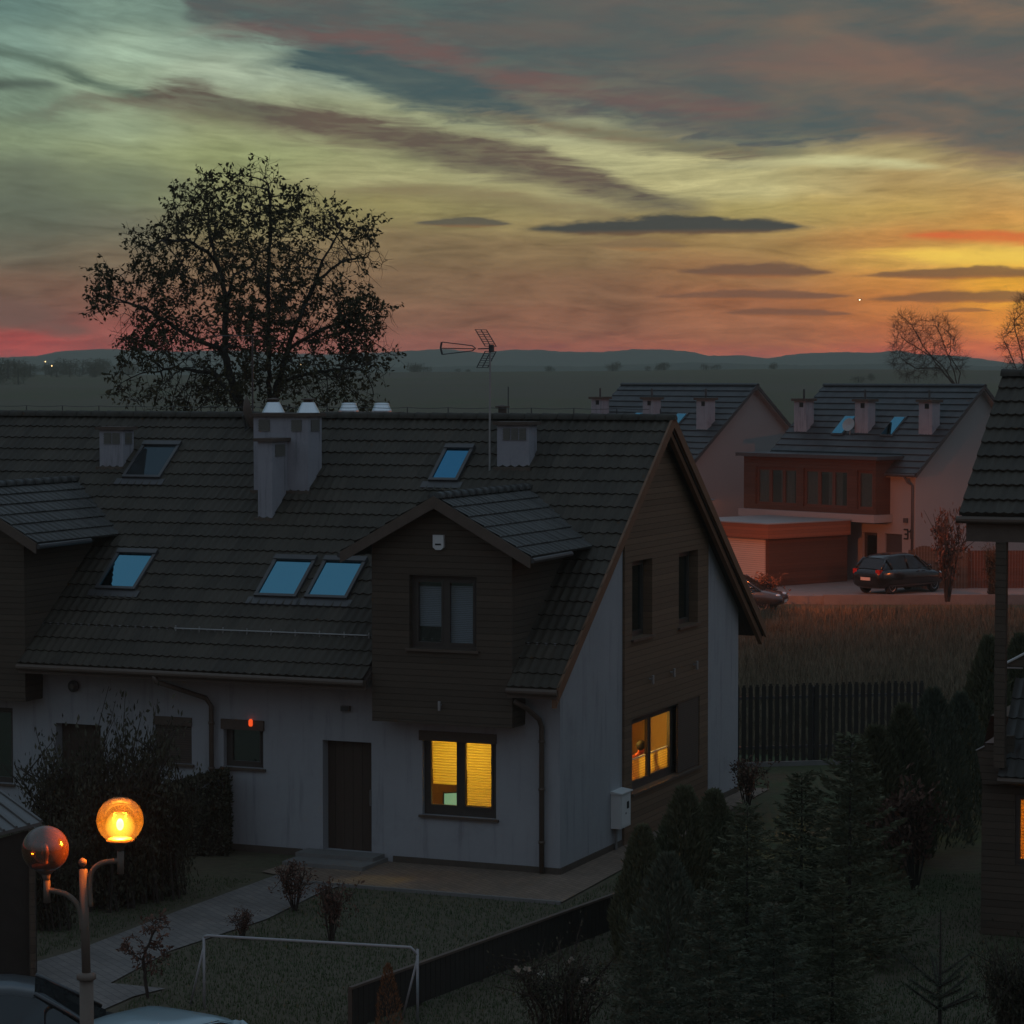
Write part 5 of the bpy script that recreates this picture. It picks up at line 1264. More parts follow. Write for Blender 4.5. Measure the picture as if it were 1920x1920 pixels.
# ================================================================ cars
M['tyre'] = pm('tyre_rubber', (.018, .018, .018), .85, .2, 8)
M['rim'] = pm('alloy_rim', (.30, .30, .31), .4, .1, 6, metal=.7)
M['car_glass'] = glass_pane('car_glass', .06, (.85, .95, 1), (.014, .017, .018))
M['headlight'] = glass_pane('headlight_lens', .55, (1, 1, 1), (.2, .2, .2))
M['plate'] = pm('number_plate', (.55, .50, .46), .6, .05, 9)
M['trim'] = pm('black_trim', (.022, .022, .024), .5, .1, 8)
def paint(name, col, rough=.28):
    m, N, P = newmat(name); P.inputs['Base Color'].default_value = (*col, 1); P.inputs['Roughness'].default_value = rough; P.inputs['Metallic'].default_value = .35
    P.inputs['Coat Weight'].default_value = .6; P.inputs['Coat Roughness'].default_value = .06; return m
def car(name, label, mat, L=4.15, group='parked cars', lamp_mat=None):
    """Hatchback built along +x (front), base at the middle on the ground."""
    c = thing(name, (0, 0, 0), label, 'car', group)
    # lower body: sections along x of (half width, z bottom, z belt)
    S = [(-2.05,.62,.42,.74),(-2.02,.74,.30,.88),(-1.85,.82,.22,.95),(-1.2,.86,.20,.96),(-.2,.87,.20,.94),(.7,.86,.20,.91),(1.25,.84,.21,.86),(1.75,.78,.24,.76),(1.98,.68,.32,.66),(2.06,.55,.40,.56)]
    mb = MB(); n = 14
    for (x, w, zb, zt) in S:
        for k in range(n):
            t = 2*math.pi*k/n + math.pi/n; cx, sx = math.cos(t), math.sin(t)
            e = .42; mb.v.append((x, w * math.copysign(abs(cx)**e, cx), (zb+zt)/2 + (zt-zb)/2 * math.copysign(abs(sx)**e, sx)))
    for i in range(len(S)-1):
        for k in range(n): mb.f.append((i*n+k, i*n+(k+1)%n, (i+1)*n+(k+1)%n, (i+1)*n+k)); mb.mi.append(0)
    mb.f += [tuple(range(n-1,-1,-1)), tuple(range((len(S)-1)*n, len(S)*n))]; mb.mi += [0, 0]
    body = mb.build('body', mat, c, smooth=True)
    # glasshouse: dark glass volume
    G = [(-1.92,.66,.92,.94),(-1.62,.66,.92,1.27),(-1.25,.64,.90,1.40),(-.6,.62,.90,1.445),(.0,.61,.89,1.435),(.42,.62,.88,1.36),(.95,.66,.86,1.02),(1.22,.68,.84,.86)]
    def section(x, w, zb, zt):
        wt = w * (.86 if zt > 1.2 else .95)
        return [(x, -w - .07, zb), (x, -wt, zt - .04), (x, -wt + .10, zt), (x, 0, zt + .012), (x, wt - .10, zt), (x, wt, zt - .04), (x, w + .07, zb)]
    mb = MB(); R_ = [section(*g) for g in G]; n = 7
    for r in R_: mb.v += r
    for i in range(len(R_)-1):
        for k in range(n-1): mb.f.append((i*n+k, (i+1)*n+k, (i+1)*n+k+1, i*n+k+1)); mb.mi.append(0)
    mb.build('windows', M['car_glass'], c, smooth=False)
    # roof skin, just above the glass
    mb = MB(); xs = np.linspace(-1.55, .30, 14)
    for x in xs:
        w = np.interp(x, [g[0] for g in G], [g[1] for g in G]); zt = np.interp(x, [g[0] for g in G], [g[3] for g in G]); wt = w * .86
        ed = .0
        for yy, dz in ((-wt - .012, -.055), (-wt + .03, -.012), (-wt + .12, .012), (-.3, .026), (0, .03), (.3, .026), (wt - .12, .012), (wt - .03, -.012), (wt + .012, -.055)): mb.v.append((x, yy, zt + dz))
    for i in range(len(xs)-1):
        for k in range(8): mb.f.append((i*9+k, (i+1)*9+k, (i+1)*9+k+1, i*9+k+1)); mb.mi.append(0)
    mb.build('roof', mat, c, smooth=True)
    for s in (1, -1):
        P = lambda x, z, o=.0: (x, s * (np.interp(z, [.88, 1.40], [np.interp(x,[g[0] for g in G],[g[1] for g in G]) + .075, np.interp(x,[g[0] for g in G],[g[1] for g in G])*.86 + .005]) + .012 + o), z)
        for pts_, r_p in (([P(.30, 1.385), P(.70, 1.16), P(1.16, .88)], .032), ([P(-.28, 1.41), P(-.22, .90)], .036), ([P(-1.50, 1.30), P(-1.30, 1.05), P(-1.22, .92)], .055), ([P(-1.55, 1.27), P(-1.90, .93)], .05)): MB().tube(pts_, r_p, 6).build('pillar', mat, c, smooth=True)
        mr = MB(); mr.sphere((.86, s*.90, .98), .085, 14, .75); mr.build('mirror', mat, c, smooth=True)
        MB().box((.18, s*.862, .80), (.30, s*.888, .83)).build('door_handle', M['trim'], c)
        MB().box((-1.5, s*.855, .30), (1.3, s*.875, .36)).build('side_trim', M['trim'], c)
        MB().sphere((1.86, s*.56, .66), .13, 14, .6).build('headlight', lamp_mat or M['headlight'], c, smooth=True)
        MB().box((-2.03, s*.74, .74), (-1.82, s*.52, .92)).build('tail_light', pm('tail_lens', (.35, .02, .015), .3, .05, 4), c)
        for x in (-1.28, 1.30):
            w = thing('wheel', (0, 0, 0), None, None); w.name = 'wheel'; w.parent = c
            MB().lathe((x, s*.70, .315), [(.20, -.09), (.29, -.10), (.315, -.06), (.315, .06), (.29, .10), (.20, .09)], 26, axis=(0, s, 0)).build('tyre', M['tyre'], w, smooth=True)
            MB().lathe((x, s*.70, .315), [(.01, .02), (.05, .095), (.12, .06), (.19, .098), (.205, .08), (.205, -.08), (.01, -.05)], 26, axis=(0, s, 0)).build('rim', M['rim'], w, smooth=False)
    MB().box((2.03, -.26, .38), (2.075, .26, .48)).build('number_plate', M['plate'], c); MB().box((-2.085, -.26, .52), (-2.03, .26, .63)).build('number_plate', M['plate'], c)
    MB().box((1.99, -.42, .50), (2.062, .42, .60)).build('grille', M['trim'], c)
    mb = MB(); mb.tube([(.98, -.5, .99), (.98, .02, .985)], .012, 5); mb.build('wiper', M['trim'], c)
    return c
c1 = car('silver_car', 'pale silver blue hatchback roof at the bottom edge beside the lamp pole', paint('pale_blue_silver_paint', (.25, .40, .45), .30))
P1 = on(200, 1934, 2, 1.46); dv = RIGHT * .52 + FWD * .85
c1.location = (P1[0] - .0, P1[1], .018); c1.scale = (1.12, 1.12, 1.0); c1.rotation_euler = (0, 0, math.atan2(dv[1], dv[0]) + math.pi); 
c2 = car('dark_car', 'dark parked car in the bottom left corner with lit edges on its windscreen', paint('dark_paint', (.016, .018, .020), .35))
P2 = on(22, 1842, 2, 1.44); dv = RIGHT * .97 + FWD * .16
c2.location = (P2[0], P2[1], .018); c2.rotation_euler = (0, 0, math.atan2(dv[1], dv[0]))
c3 = car('black_car', 'black hatchback parked in front of the white house numbered 31', paint('black_paint', (.012, .013, .015), .2))
P3 = at_depth(1686, 1108, 111.4); dv = RIGHT * .72 + FWD * .60
c3.location = (P3[0], P3[1], .345); c3.rotation_euler = (0, 0, math.atan2(dv[1], dv[0])); c3.scale = (1.0, 1.0, 1.14)
c4 = car('grey_car', 'partly hidden grey car beside the garage, behind the right gable edge', paint('grey_paint', (.05, .055, .06), .25))
P4 = at_depth(1378, 1138, 106.5); dv = RIGHT * .93 - FWD * .3
c4.location = (P4[0], P4[1], .02); c4.rotation_euler = (0, 0, math.atan2(dv[1], dv[0]))
# ================================================================ trees and shrubs
def colonize(paths, attr, step, infl, kill, iters, rg):
    """Space colonization: grow from seed polylines towards attraction points. Returns nodes, parents."""
    nodes = []; par = []
    for (pl, attach) in paths:
        last = attach if attach is not None else -1
        if attach == 'near': last = int(np.argmin(np.linalg.norm(np.array(nodes) - np.array(pl[0]), axis=1)))
        for i in range(len(pl) - 1):
            a, b = np.array(pl[i], float), np.array(pl[i+1], float); k = max(1, int(np.linalg.norm(b - a) / step))
            for j in range(k):
                if i == 0 and j == 0 and last >= 0: continue
                p = a + (b - a) * j / k + rg.normal(0, step * .08, 3)
                nodes.append(p); par.append(last); last = len(nodes) - 1
    A = np.array(attr); alive = np.ones(len(A), bool)
    Np = np.array(nodes); dist = np.full(len(A), 1e9); near = np.zeros(len(A), int)
    for s in range(0, len(Np), 200):
        D = np.linalg.norm(A[:, None] - Np[None, s:s+200], axis=2); j = D.argmin(1); d = D[np.arange(len(A)), j]; u = d < dist; dist[u] = d[u]; near[u] = j[u] + s
    alive &= dist > kill
    for it in range(iters):
        act = alive & (dist < infl)
        if not act.any(): break
        new = []; newp = []
        idx = np.where(act)[0]; nn = near[idx]
        order = np.argsort(nn); idx = idx[order]; nn = nn[order]
        bounds = np.flatnonzero(np.r_[True, nn[1:] != nn[:-1], True])
        for q in range(len(bounds) - 1):
            g = idx[bounds[q]:bounds[q+1]]; k = nn[bounds[q]]
            v = A[g] - nodes[k]; v /= np.linalg.norm(v, axis=1)[:, None] + 1e-9
            d = v.sum(0) + rg.normal(0, .25, 3); d /= np.linalg.norm(d) + 1e-9
            new.append(nodes[k] + d * step); newp.append(int(k))
        o = len(nodes); nodes += new; par += newp
        NN = np.array(new); ii = np.where(alive)[0]
        D = np.linalg.norm(A[ii][:, None] - NN[None], axis=2); j = D.argmin(1); d = D[np.arange(len(ii)), j]; u = d < dist[ii]
        dist[ii[u]] = d[u]; near[ii[u]] = j[u] + o; alive &= dist > kill
    return np.array(nodes), np.array(par)
def radii(par, tip, power=2.3):
    n = len(par); w = np.zeros(n); kids = np.zeros(n, int)
    for i in range(n):
        if par[i] >= 0: kids[par[i]] += 1
    for i in range(n - 1, -1, -1):
        if kids[i] == 0: w[i] = max(w[i], 1.0)
        if par[i] >= 0: w[par[i]] += w[i]
    return tip * w ** (1 / power), kids, w
def sticks(mb, nodes, par, rad, sides=4, lim=None):
    for i in range(len(par)):
        p = par[i]
        if p < 0: continue
        a, b = nodes[p], nodes[i]; t = b - a; L = np.linalg.norm(t)
        if L < 1e-6: continue
        t = t / L; x = np.cross(t, [0.3, .2, 1.0]); x /= np.linalg.norm(x) + 1e-9; y = np.cross(t, x)
        s = sides + (3 if rad[i] > .06 else 0); vs = []
        r0 = min(rad[p], rad[i] * 1.5); r1 = rad[i]
        for (P_, r) in ((a, r0), (b + t * r1 * .4, r1)):
            for k in range(s): w = 2*math.pi*k/s; vs.append(P_ + x*r*math.cos(w) + y*r*math.sin(w))
        mb.add(vs, [(k, (k+1) % s, s + (k+1) % s, s + k) for k in range(s)])
def leaf(mb, p, d, size, rg, width=.42):
    d = d / (np.linalg.norm(d) + 1e-9); x = np.cross(d, rg.normal(0, 1, 3)); x /= np.linalg.norm(x) + 1e-9
    w = size * width * .5; o = len(mb.v)
    mb.v += [tuple(p), tuple(p + d*size*.45 + x*w), tuple(p + d*size), tuple(p + d*size*.45 - x*w)]; mb.f.append((o, o+1, o+2, o+3)); mb.mi.append(0)
M['leaf_tree'] = leafmat('autumn_tree_leaf', (.075, .066, .036), .5, .25, .4)
M['leaf_dark'] = leafmat('dark_evergreen_leaf', (.070, .066, .046), .5, .15, 2)
M['needle'] = leafmat('conifer_needles', (.112, .118, .074), .24, .12, 1.6)
M['needle_blue'] = leafmat('blue_green_needles', (.104, .116, .082), .24, .12, 1.6)
M['thuja'] = leafmat('thuja_sprays', (.115, .116, .068), .24, .12, 2.2)
M['thuja_brown'] = leafmat('dry_brown_sprays', (.19, .095, .05), .5, .12, 2.2)
M['leaf_red'] = leafmat('reddish_shrub_leaf', (.145, .085, .065), .5, .2, 2)
M['petal'] = leafmat('pale_petal', (.42, .38, .32), .3, .3, 2)

# ---- the big tree behind the roof
def big_tree():
    rg = np.random.default_rng(11); Z = 79.0
    t0 = at_depth(500, 860, Z); base = np.array([t0[0], t0[1], 0.0])
    t = thing('broadleaf_tree', base, 'big dark broadleaf tree with sparse leaves behind the ridge, left of centre', 'tree')
    CR = [(155,600),(178,505),(200,495),(228,520),(240,500),(232,445),(250,430),(290,425),(330,350),(368,316),(400,330),(440,312),(470,318),(500,293),(520,330),(560,360),(600,345),(600,375),(640,382),(655,430),(712,400),(708,470),(740,492),(690,520),(700,560),(742,580),(745,600),(705,625),(752,655),(735,680),(728,710),(690,720),(715,760),(640,790),(500,800),(330,790),(262,760),(205,740),(203,700),(228,680),(208,622),(245,605),(205,590)]
    P_ = np.array(CR); A = []
    def edge_d(x, y):
        m = 1e9
        for i in range(len(CR)):
            a, b = P_[i], P_[(i+1) % len(CR)]; ab = b - a; q = np.clip(np.dot([x, y] - a, ab) / (ab @ ab), 0, 1); m = min(m, np.hypot(*(a + ab*q - [x, y])))
        return m
    while len(A) < 5200:
        x, y = rg.uniform(150, 755), rg.uniform(290, 800)
        if not in_poly(x, y, CR): continue
        e = edge_d(x, y)
        if mnoise.noise((x*.022, y*.026, 1.0)) < -.26 and e > 14 and rg.random() < .85: continue
        if e > 60 and rg.random() < .22: continue
        h = min(3.4, .35 + e / 62.5 * 1.3)
        A.append(at_depth(x, y, Z + rg.uniform(-h, h)))
    pp = lambda pts, dz=0.0: [at_depth(x, y, Z + dz * i / max(1, len(pts)-1)) for i, (x, y) in enumerate(pts)]
    tb = at_depth(490, 1000, Z); 
    paths = [([base, tb, *pp([(505,760),(505,690),(504,620),(503,500),(508,430),(505,370),(502,330)])], None),
             ([at_depth(480, 900, Z), *pp([(462,780),(440,730),(421,660),(424,560),(418,520),(402,480),(392,425),(388,370)], 1.0)], 'near'),
             ([at_depth(500, 860, Z), *pp([(520,720),(540,655),(562,595),(590,530),(612,475),(640,430),(660,410)], -1.2)], 'near'),
             ([at_depth(421, 655, Z), *pp([(370,640),(310,600),(250,570),(215,560)], -1.0)], 'near'), ([at_depth(424, 560, Z), *pp([(440,515),(470,500),(490,470)], 1.5)], 'near'),
             ([at_depth(545, 650, Z), *pp([(600,620),(650,600),(700,615)], 1.4)], 'near'), ([at_depth(462, 775, Z), *pp([(400,700),(330,690),(270,700)], 1.6)], 'near'), ([at_depth(520, 720, Z), *pp([(580,700),(650,690),(700,700)], -1.6)], 'near'), ([at_depth(402, 480, Z), *pp([(350,450),(290,450)], -.8)], 'near'), ([at_depth(590, 530, Z), *pp([(640,490),(700,480)], .8)], 'near')]
    nodes, par = colonize(paths, A, .20, 1.5, .25, 140, rg)
    rad, kids, w = radii(par, .008, 2.3)
    mb = MB(); sticks(mb, nodes, par, np.minimum(rad, .26)); mb.build('trunk', M['bark'], t)
    mb = MB(); n = 0; tw = MB()
    for i in range(len(par)):
        if w[i] > 8 or par[i] < 0: continue
        dirn = nodes[i] - nodes[par[i]]; 
        dens = mnoise.noise(tuple(nodes[i] * .75)) 
        k = (11 if kids[i] == 0 else 5) + (2 if dens > .0 else -3)
        for q in range(3 if kids[i] == 0 else 1):
            d = dirn / (np.linalg.norm(dirn) + 1e-9) * .8 + rg.normal(0, .7, 3); d /= np.linalg.norm(d); L = rg.uniform(.18, .55); e = nodes[i] + d * L
            tw.tube([nodes[i], nodes[i] + d*L*.5 + rg.normal(0, .02, 3), e], [.006, .005, .003], 3, cap=False)
            if dens < -.20: continue
            for _ in range(rg.integers(2, 7) + int(max(-2, dens * 9))):
                f = rg.random() ** .7; leaf(mb, nodes[i] + d * L * f, d * .4 + rg.normal(0, .8, 3) + np.array([0, 0, -.2]), rg.uniform(.09, .19), rg, .50); n += 1
    mb.build('crown', M['leaf_tree'], t); tw.build('twigs', M['bark'], t, kind='stuff'); return t
big_tree()
# ---- bare trees at the right
def bare_tree(pxb, py0, limbs, CR, Z, label, seed, count, mat):
    rg = np.random.default_rng(seed); b0 = at_depth(pxb, py0, Z); base = np.array([b0[0], b0[1], 0.0])
    t = thing('bare_tree', base, label, 'tree', 'bare trees behind the white houses')
    xs = [c[0] for c in CR]; ys = [c[1] for c in CR]; A = []
    while len(A) < count:
        x, y = rg.uniform(min(xs), max(xs)), rg.uniform(min(ys), max(ys))
        if in_poly(x, y, CR): A.append(at_depth(x, y, Z + rg.uniform(-2.2, 2.2)))
    paths = [([base, b0], None)] + [([b0, *[at_depth(x, y, Z + dz * i / len(l)) for i, (x, y) in enumerate(l)]], 'near') for (l, dz) in limbs]
    nodes, par = colonize(paths, A, .26, 3.0, .34, 120, rg); rad, kids, w = radii(par, .007, 2.2)
    mb = MB(); sticks(mb, nodes, par, rad, 3); mb.build('trunk', mat, t)
    mb = MB()
    for i in range(len(par)):
        if kids[i] == 0 or w[i] < 4:
            d0 = nodes[i] - nodes[par[i]]; d0 = d0 / (np.linalg.norm(d0) + 1e-9)
            for _ in range(5):
                d = d0 + rg.normal(0, .55, 3) + np.array([0, 0, .2]); d /= np.linalg.norm(d); L = rg.uniform(.3, .8); mb.tube([nodes[i], nodes[i] + d*L*.5 + rg.normal(0,.03,3), nodes[i] + d*L], [.006, .004, .002], 3, cap=False)
    mb.build('twigs', mat, t, kind='stuff'); return t
bare_tree(1795, 728, [([(1770,690),(1735,655),(1710,610),(1690,590)], 1), ([(1790,700),(1775,660),(1760,620),(1750,600)], -1), ([(1760,690),(1715,690),(1680,665)], -1.5), ([(1800,700),(1780,665),(1785,620)], 1.2), ([(1745,668),(1700,640),(1680,620)], 1)],
          [(1668,660),(1672,610),(1682,585),(1705,583),(1735,600),(1755,588),(1780,595),(1800,625),(1798,655),(1815,690),(1790,700),(1750,705),(1700,715),(1665,690)], 165, 'bare leaning tree glowing orange behind the white house, left of the right edge', 5, 1500, M['bark_pale'])
bare_tree(1925, 735, [([(1905,690),(1888,650),(1878,625)], 1), ([(1920,680),(1905,630),(1900,590)], -1), ([(1930,680),(1940,620),(1950,560)], 1), ([(1915,700),(1890,700)], .5)],
          [(1868,640),(1880,620),(1896,590),(1905,560),(1930,545),(1980,540),(2010,600),(2010,690),(1960,710),(1900,715),(1885,690)], 155, 'bare tree cut by the right picture edge above the neighbour roof', 6, 1500, M['bark_pale'])

# ---- far trees in the fields: one prototype with a bushy crown, copied
def far_proto(seed, label):
    rg = np.random.default_rng(seed); t = thing('field_tree', (0, 0, 0), label, 'tree', 'far trees in the misty fields')
    MB().tube([(0,0,-.5),(0,0,3),(.2,.1,6)], [.28,.22,.1], 6).build('trunk', M['bark'], t)
    mb = MB()
    for _ in range(900):
        d = rg.normal(0, 1, 3); d /= np.linalg.norm(d); r = rg.uniform(.35, 1) ** .6; p = d * np.array([3.4, 3.4, 2.6]) * r * (1 + .75 * mnoise.noise(tuple(d * 1.6 + seed))) + np.array([0, 0, 2.6 + 1.6 * abs(d[0])]); leaf(mb, p, rg.normal(0, 1, 3), rg.uniform(.2, .5), rg, .6)
    mb.build('crown', M['leaf_tree'], t); return t
FT = []
for (x, Z, s, k, sp) in ((45,1150,1.5,6,30),(115,980,1.1,7,26),(175,1100,1.3,8,26),(235,1000,1.0,5,20),(12,760,1.1,5,30),(70,860,.8,6,50),(160,900,.8,6,50),(790,1000,.85,6,16),(868,1010,.5,3,12),(1028,1010,.5,2,5),(1152,960,.62,3,9),(1230,950,.55,6,16),(1330,960,.5,4,18),(1440,980,.5,3,20),(1620,700,.4,3,14),(1845,330,.35,3,8)):
    for i in range(k): FT.append((x + rnd.uniform(-sp, sp), 0, Z + rnd.uniform(-40, 40), s * rnd.uniform(.55, 1.05)))
WH = ['rounded', 'broad', 'small', 'bushy', 'spreading']
proto = None
for i, (x, y, Z, s) in enumerate(FT):
    o = far_proto(41, '') if i == 0 else copy_tree(proto)
    proto = proto or o
    p = at_depth(x, 705, Z); p[2] = ground_h((x - 960) / FPX * Z, Z) - .3
    o.location = tuple(p); s2 = s * 1.0; o.scale = (s2 * rnd.uniform(.9, 1.5), s2 * rnd.uniform(.9, 1.5), s2 * rnd.uniform(.8, 1.05)); o.rotation_euler = (0, 0, rnd.uniform(0, 6.28))
    o['label'] = 'dim far tree on the misty field below the hills' if 300 < x < 1500 else ('dim far tree in the mist at the left, under the hills' if x <= 300 else 'dim far tree beyond the far houses')
# tiny far street lamps in the mist at the left
for i, (x, y, Z, lb) in enumerate(((85, 678, 880, 'tiny far light in the mist at the left, the higher of a pair'), (97, 686, 860, 'tiny far light in the mist at the left, the lower of a pair'), (565, 683, 830, 'tiny far light seen through the right half of the big tree'))):
    p = at_depth(x, y, Z); g_ = ground_h((x - 960) / FPX * Z, Z); s = thing('street_lamp', (p[0], p[1], g_), lb, 'street lamp', 'far street lamps in the fields')
    MB().tube([(p[0], p[1], g_ - .2), (p[0], p[1], p[2])], .08, 6).build('pole', M['metal_dark'], s); MB().sphere(p, .20, 12).build('lamp', emit('far_lamp_glow', (1, .62, .25), 3.5), s)
# airliner far off
A = at_depth(1612, 561, 2600); pl = thing('airplane', A, 'tiny bright airplane light low in the orange sky', 'airplane')
MB().lathe(A, [(.05, -2.6), (.3, -2), (.34, 1.5), (.15, 2.6), (.03, 2.8)], 12, axis=RIGHT).build('fuselage', M['metal_grey'], pl); mb = MB(); mb.prism([A + FWD*3 - RIGHT*.6, A + FWD*.2 + RIGHT*.5, A - FWD*3 - RIGHT*.6, A - FWD*.2 - RIGHT*.3], (0, 0, .1)); mb.build('wing', M['metal_grey'], pl)
MB().sphere(A - UZ*.6, .55, 12).build('landing_light', emit('landing_light', (1, .85, .55), 9.0), pl)

# ---- conifers and shrubs of the garden: prototypes one unit high, copied and scaled
def thuja(seed, mat, n=10000, fat=.20, name='thuja'):
    rg = np.random.default_rng(seed); t = thing(name, (0, 0, 0), '', 'conifer', 'conifers in the garden')
    MB().tube([(0,0,0),(0,0,.85)], [.013,.003], 6).build('trunk', M['bark'], t); mb = MB()
    for _ in range(n):
        z = rg.uniform(.02, 1.0) ** .9; a = rg.uniform(0, 2*math.pi); r = fat * (min(1, (1 - z) * 1.9 + .03) ** .75) * (1 + .30 * mnoise.noise((math.cos(a)*1.6, math.sin(a)*1.6, z*5 + seed))) * rg.uniform(.55, 1.0) ** .4
        p = np.array([r*math.cos(a), r*math.sin(a), z*.97]); d = np.array([math.cos(a)*.45, math.sin(a)*.45, 1.0]) + rg.normal(0, .28, 3); leaf(mb, p, d, rg.uniform(.025, .06), rg, .24)
    mb.build('crown', mat, t); return t
def spruce(seed, mat, n=80, fat=.36):
    rg = np.random.default_rng(seed); t = thing('spruce', (0, 0, 0), '', 'conifer', 'conifers in the garden')
    MB().tube([(0,0,0),(0,0,.94)], [.012,.002], 6).build('trunk', M['bark'], t); mb = MB()
    for i in range(n):
        z = .04 + .93 * (i / n) ** 1.05; a = i * 2.4 + rg.normal(0, .2); L = fat * (1 - z) ** .85 * rg.uniform(.8, 1.15) + .02
        d = np.array([math.cos(a), math.sin(a), -.05 + .35 * z]); side = np.array([-math.sin(a), math.cos(a), 0]); k = int(34 + L * 560)
        for j in range(k):
            f = (j + rg.random()) / k; p = np.array([0, 0, z]) + d * L * f + np.array([0, 0, -.10 * L * f * (1 - f) * 4 + .08 * L * f * f]) ; s = rg.choice([-1, 1]); sp = .30 * L * (1 - f) ** .7 + .008
            p2 = p + side * s * sp * rg.random() + rg.normal(0, .004, 3); dd = d * .8 + side * s * .8 + rg.normal(0, .25, 3); leaf(mb, p2, dd, rg.uniform(.016, .042), rg, .28)
    mb.build('crown', mat, t); return t
def shrub(seed, mat, name='shrub', n=1500, stems=9, flower=0, ls=(.05, .11), up=.3, gap=.0, cat='shrub', group='shrubs in the garden', wide=.55, base=.12):
    rg = np.random.default_rng(seed); t = thing(name, (0, 0, 0), '', cat, group); mb = MB(); lf = MB(); fl = MB()
    tips = []
    for i in range(stems):
        a = rg.uniform(0, 2*math.pi); l = rg.uniform(.25, 1.0) * wide; h = rg.uniform(.6, 1.0); p0 = np.array([base*l*math.cos(a), base*l*math.sin(a), 0]); p2 = np.array([l*math.cos(a), l*math.sin(a), h]); p1 = p2 * np.array([.45, .45, .55]) + rg.normal(0, .04, 3)
        mb.tube([p0, p1, p2], [.016, .011, .005], 5)
        for j in range(4):
            f = rg.uniform(.35, .9); q = p1 + (p2 - p1) * f; e = q + rg.normal(0, .16, 3) + np.array([0, 0, .10]); mb.tube([q, e], [.007, .003], 4); tips.append((q, e))
        tips.append((p1, p2)); tips.append((p0 * .3 + p1 * .7, p1))
        if base > .3:
            for _ in range(3): tips.append((p0 + rg.normal(0, .05, 3) * np.array([1, 1, 0]), p1 + rg.normal(0, .08, 3)))
    for i in range(n):
        q, e = tips[rg.integers(len(tips))]; p = q + (e - q) * rg.random() + rg.normal(0, .05, 3)
        if p[2] < .03: continue
        leaf(lf, p, (e - q) / (np.linalg.norm(e - q) + 1e-9) * .5 + rg.normal(0, .6, 3) + np.array([0, 0, up]), rg.uniform(*ls), rg, .45)
    mb.build('branches', M['bark'], t); lf.build('foliage', mat, t)
    if flower:
        for i in range(flower):
            q, e = tips[rg.integers(len(tips))]
            for k in range(8): leaf(fl, e + np.array([0, 0, .01]), rg.normal(0, 1, 3) + np.array([0, 0, .4]), .045, rg, .9)
        fl.build('blossoms', M['petal'], t, kind='stuff')
    return t
def put(o, px, py_base, py_top, sx=1.0, rz=None, label=None, zb=0.0):
    p = on(px, py_base, 2, zb); Z = (p - CAM) @ VIEW; h = (py_base - py_top) / FPX * Z * 1.012
    o.location = tuple(p); o.scale = (h * sx, h * sx, h); o.rotation_euler = (0, 0, rnd.uniform(0, 6.28) if rz is None else rz)
    if label: o['label'] = label
    return o
PR = {}
def use(key, maker, *a, **k):
    if key not in PR: PR[key] = maker(*a); o = PR[key]
    else: o = copy_tree(PR[key])
    return put(o, **k)
TH = lambda: thuja(1, M['thuja']); TH2 = lambda: thuja(2, M['needle_blue'], 7000, .26); SPR = lambda: spruce(3, M['needle']); SPB = lambda: spruce(4, M['needle_blue'], 86, .40)
use('th', TH, px=1204, py_base=1812, py_top=1548, sx=1.0, label='slim dark thuja by the house corner, next to the meter box')
use('th', TH, px=1282, py_base=1790, py_top=1476, sx=1.05, label='tall slim thuja under the lit gable window')
use('th', TH, px=1338, py_base=1725, py_top=1482, sx=1.15, label='broad thuja with yellowish tip before the white gable end')
use('th2', TH2, px=1252, py_base=1905, py_top=1600, sx=1.0, label='bluish thuja in front of the slim thujas, near the low fence')
use('sp', SPR, px=1400, py_base=1830, py_top=1500, sx=1.1, label='dark spruce standing in front of the white gable end')
use('sp', SPR, px=1502, py_base=1760, py_top=1440, sx=1.1, label='dark spruce between the white gable end and the tallest spruce')
use('sp', SPR, px=1592, py_base=1800, py_top=1368, sx=1.0, label='tallest dense spruce in front of the slatted fence')
use('th', TH, px=1640, py_base=1640, py_top=1362, sx=1.2, label='thuja rising just right of the tallest spruce')
use('th', TH, px=1692, py_base=1618, py_top=1322, sx=1.0, label='thuja hiding the right end of the slatted fence')
use('th2', TH2, px=1748, py_base=1592, py_top=1292, sx=.9, label='bluish thuja beyond the fence end, left of the house post')
use('th2', TH2, px=1800, py_base=1560, py_top=1300, sx=.9, label='bluish thuja close to the neighbour house wall')
use('th', TH, px=1852, py_base=1530, py_top=1196, sx=.85, label='dark slender thuja right behind the house post')
use('th', TH, px=1912, py_base=1500, py_top=1190, sx=1.0, label='dark thuja at the right edge, seen past the house post')
use('spb', SPB, px=1330, py_base=2000, py_top=1660, sx=1.0, label='bluish spruce at the bottom, right of the rose bush')
use('spb', SPB, px=1450, py_base=1985, py_top=1690, sx=1.05, label='bluish spruce at the bottom edge, right of the first bluish one')
use('sp', SPR, px=1560, py_base=1960, py_top=1640, sx=1.1, label='dark spruce at the bottom, in front of the tallest spruce')
use('spb', SPB, px=1200, py_base=2010, py_top=1730, sx=.9, label='low bluish spruce directly behind the rose bush')
o = use('thb', lambda: thuja(7, M['thuja_brown'], 1500, .17), px=728, py_base=1958, py_top=1806, sx=.9, label='dry brown young conifer behind the goal frame post')
o = use('rs', lambda: shrub(21, M['leaf_red'], 'reddish_shrub', 1600, 11), px=1716, py_base=1668, py_top=1490, sx=.8, label='reddish shrub between the tallest spruce and the neighbour house')
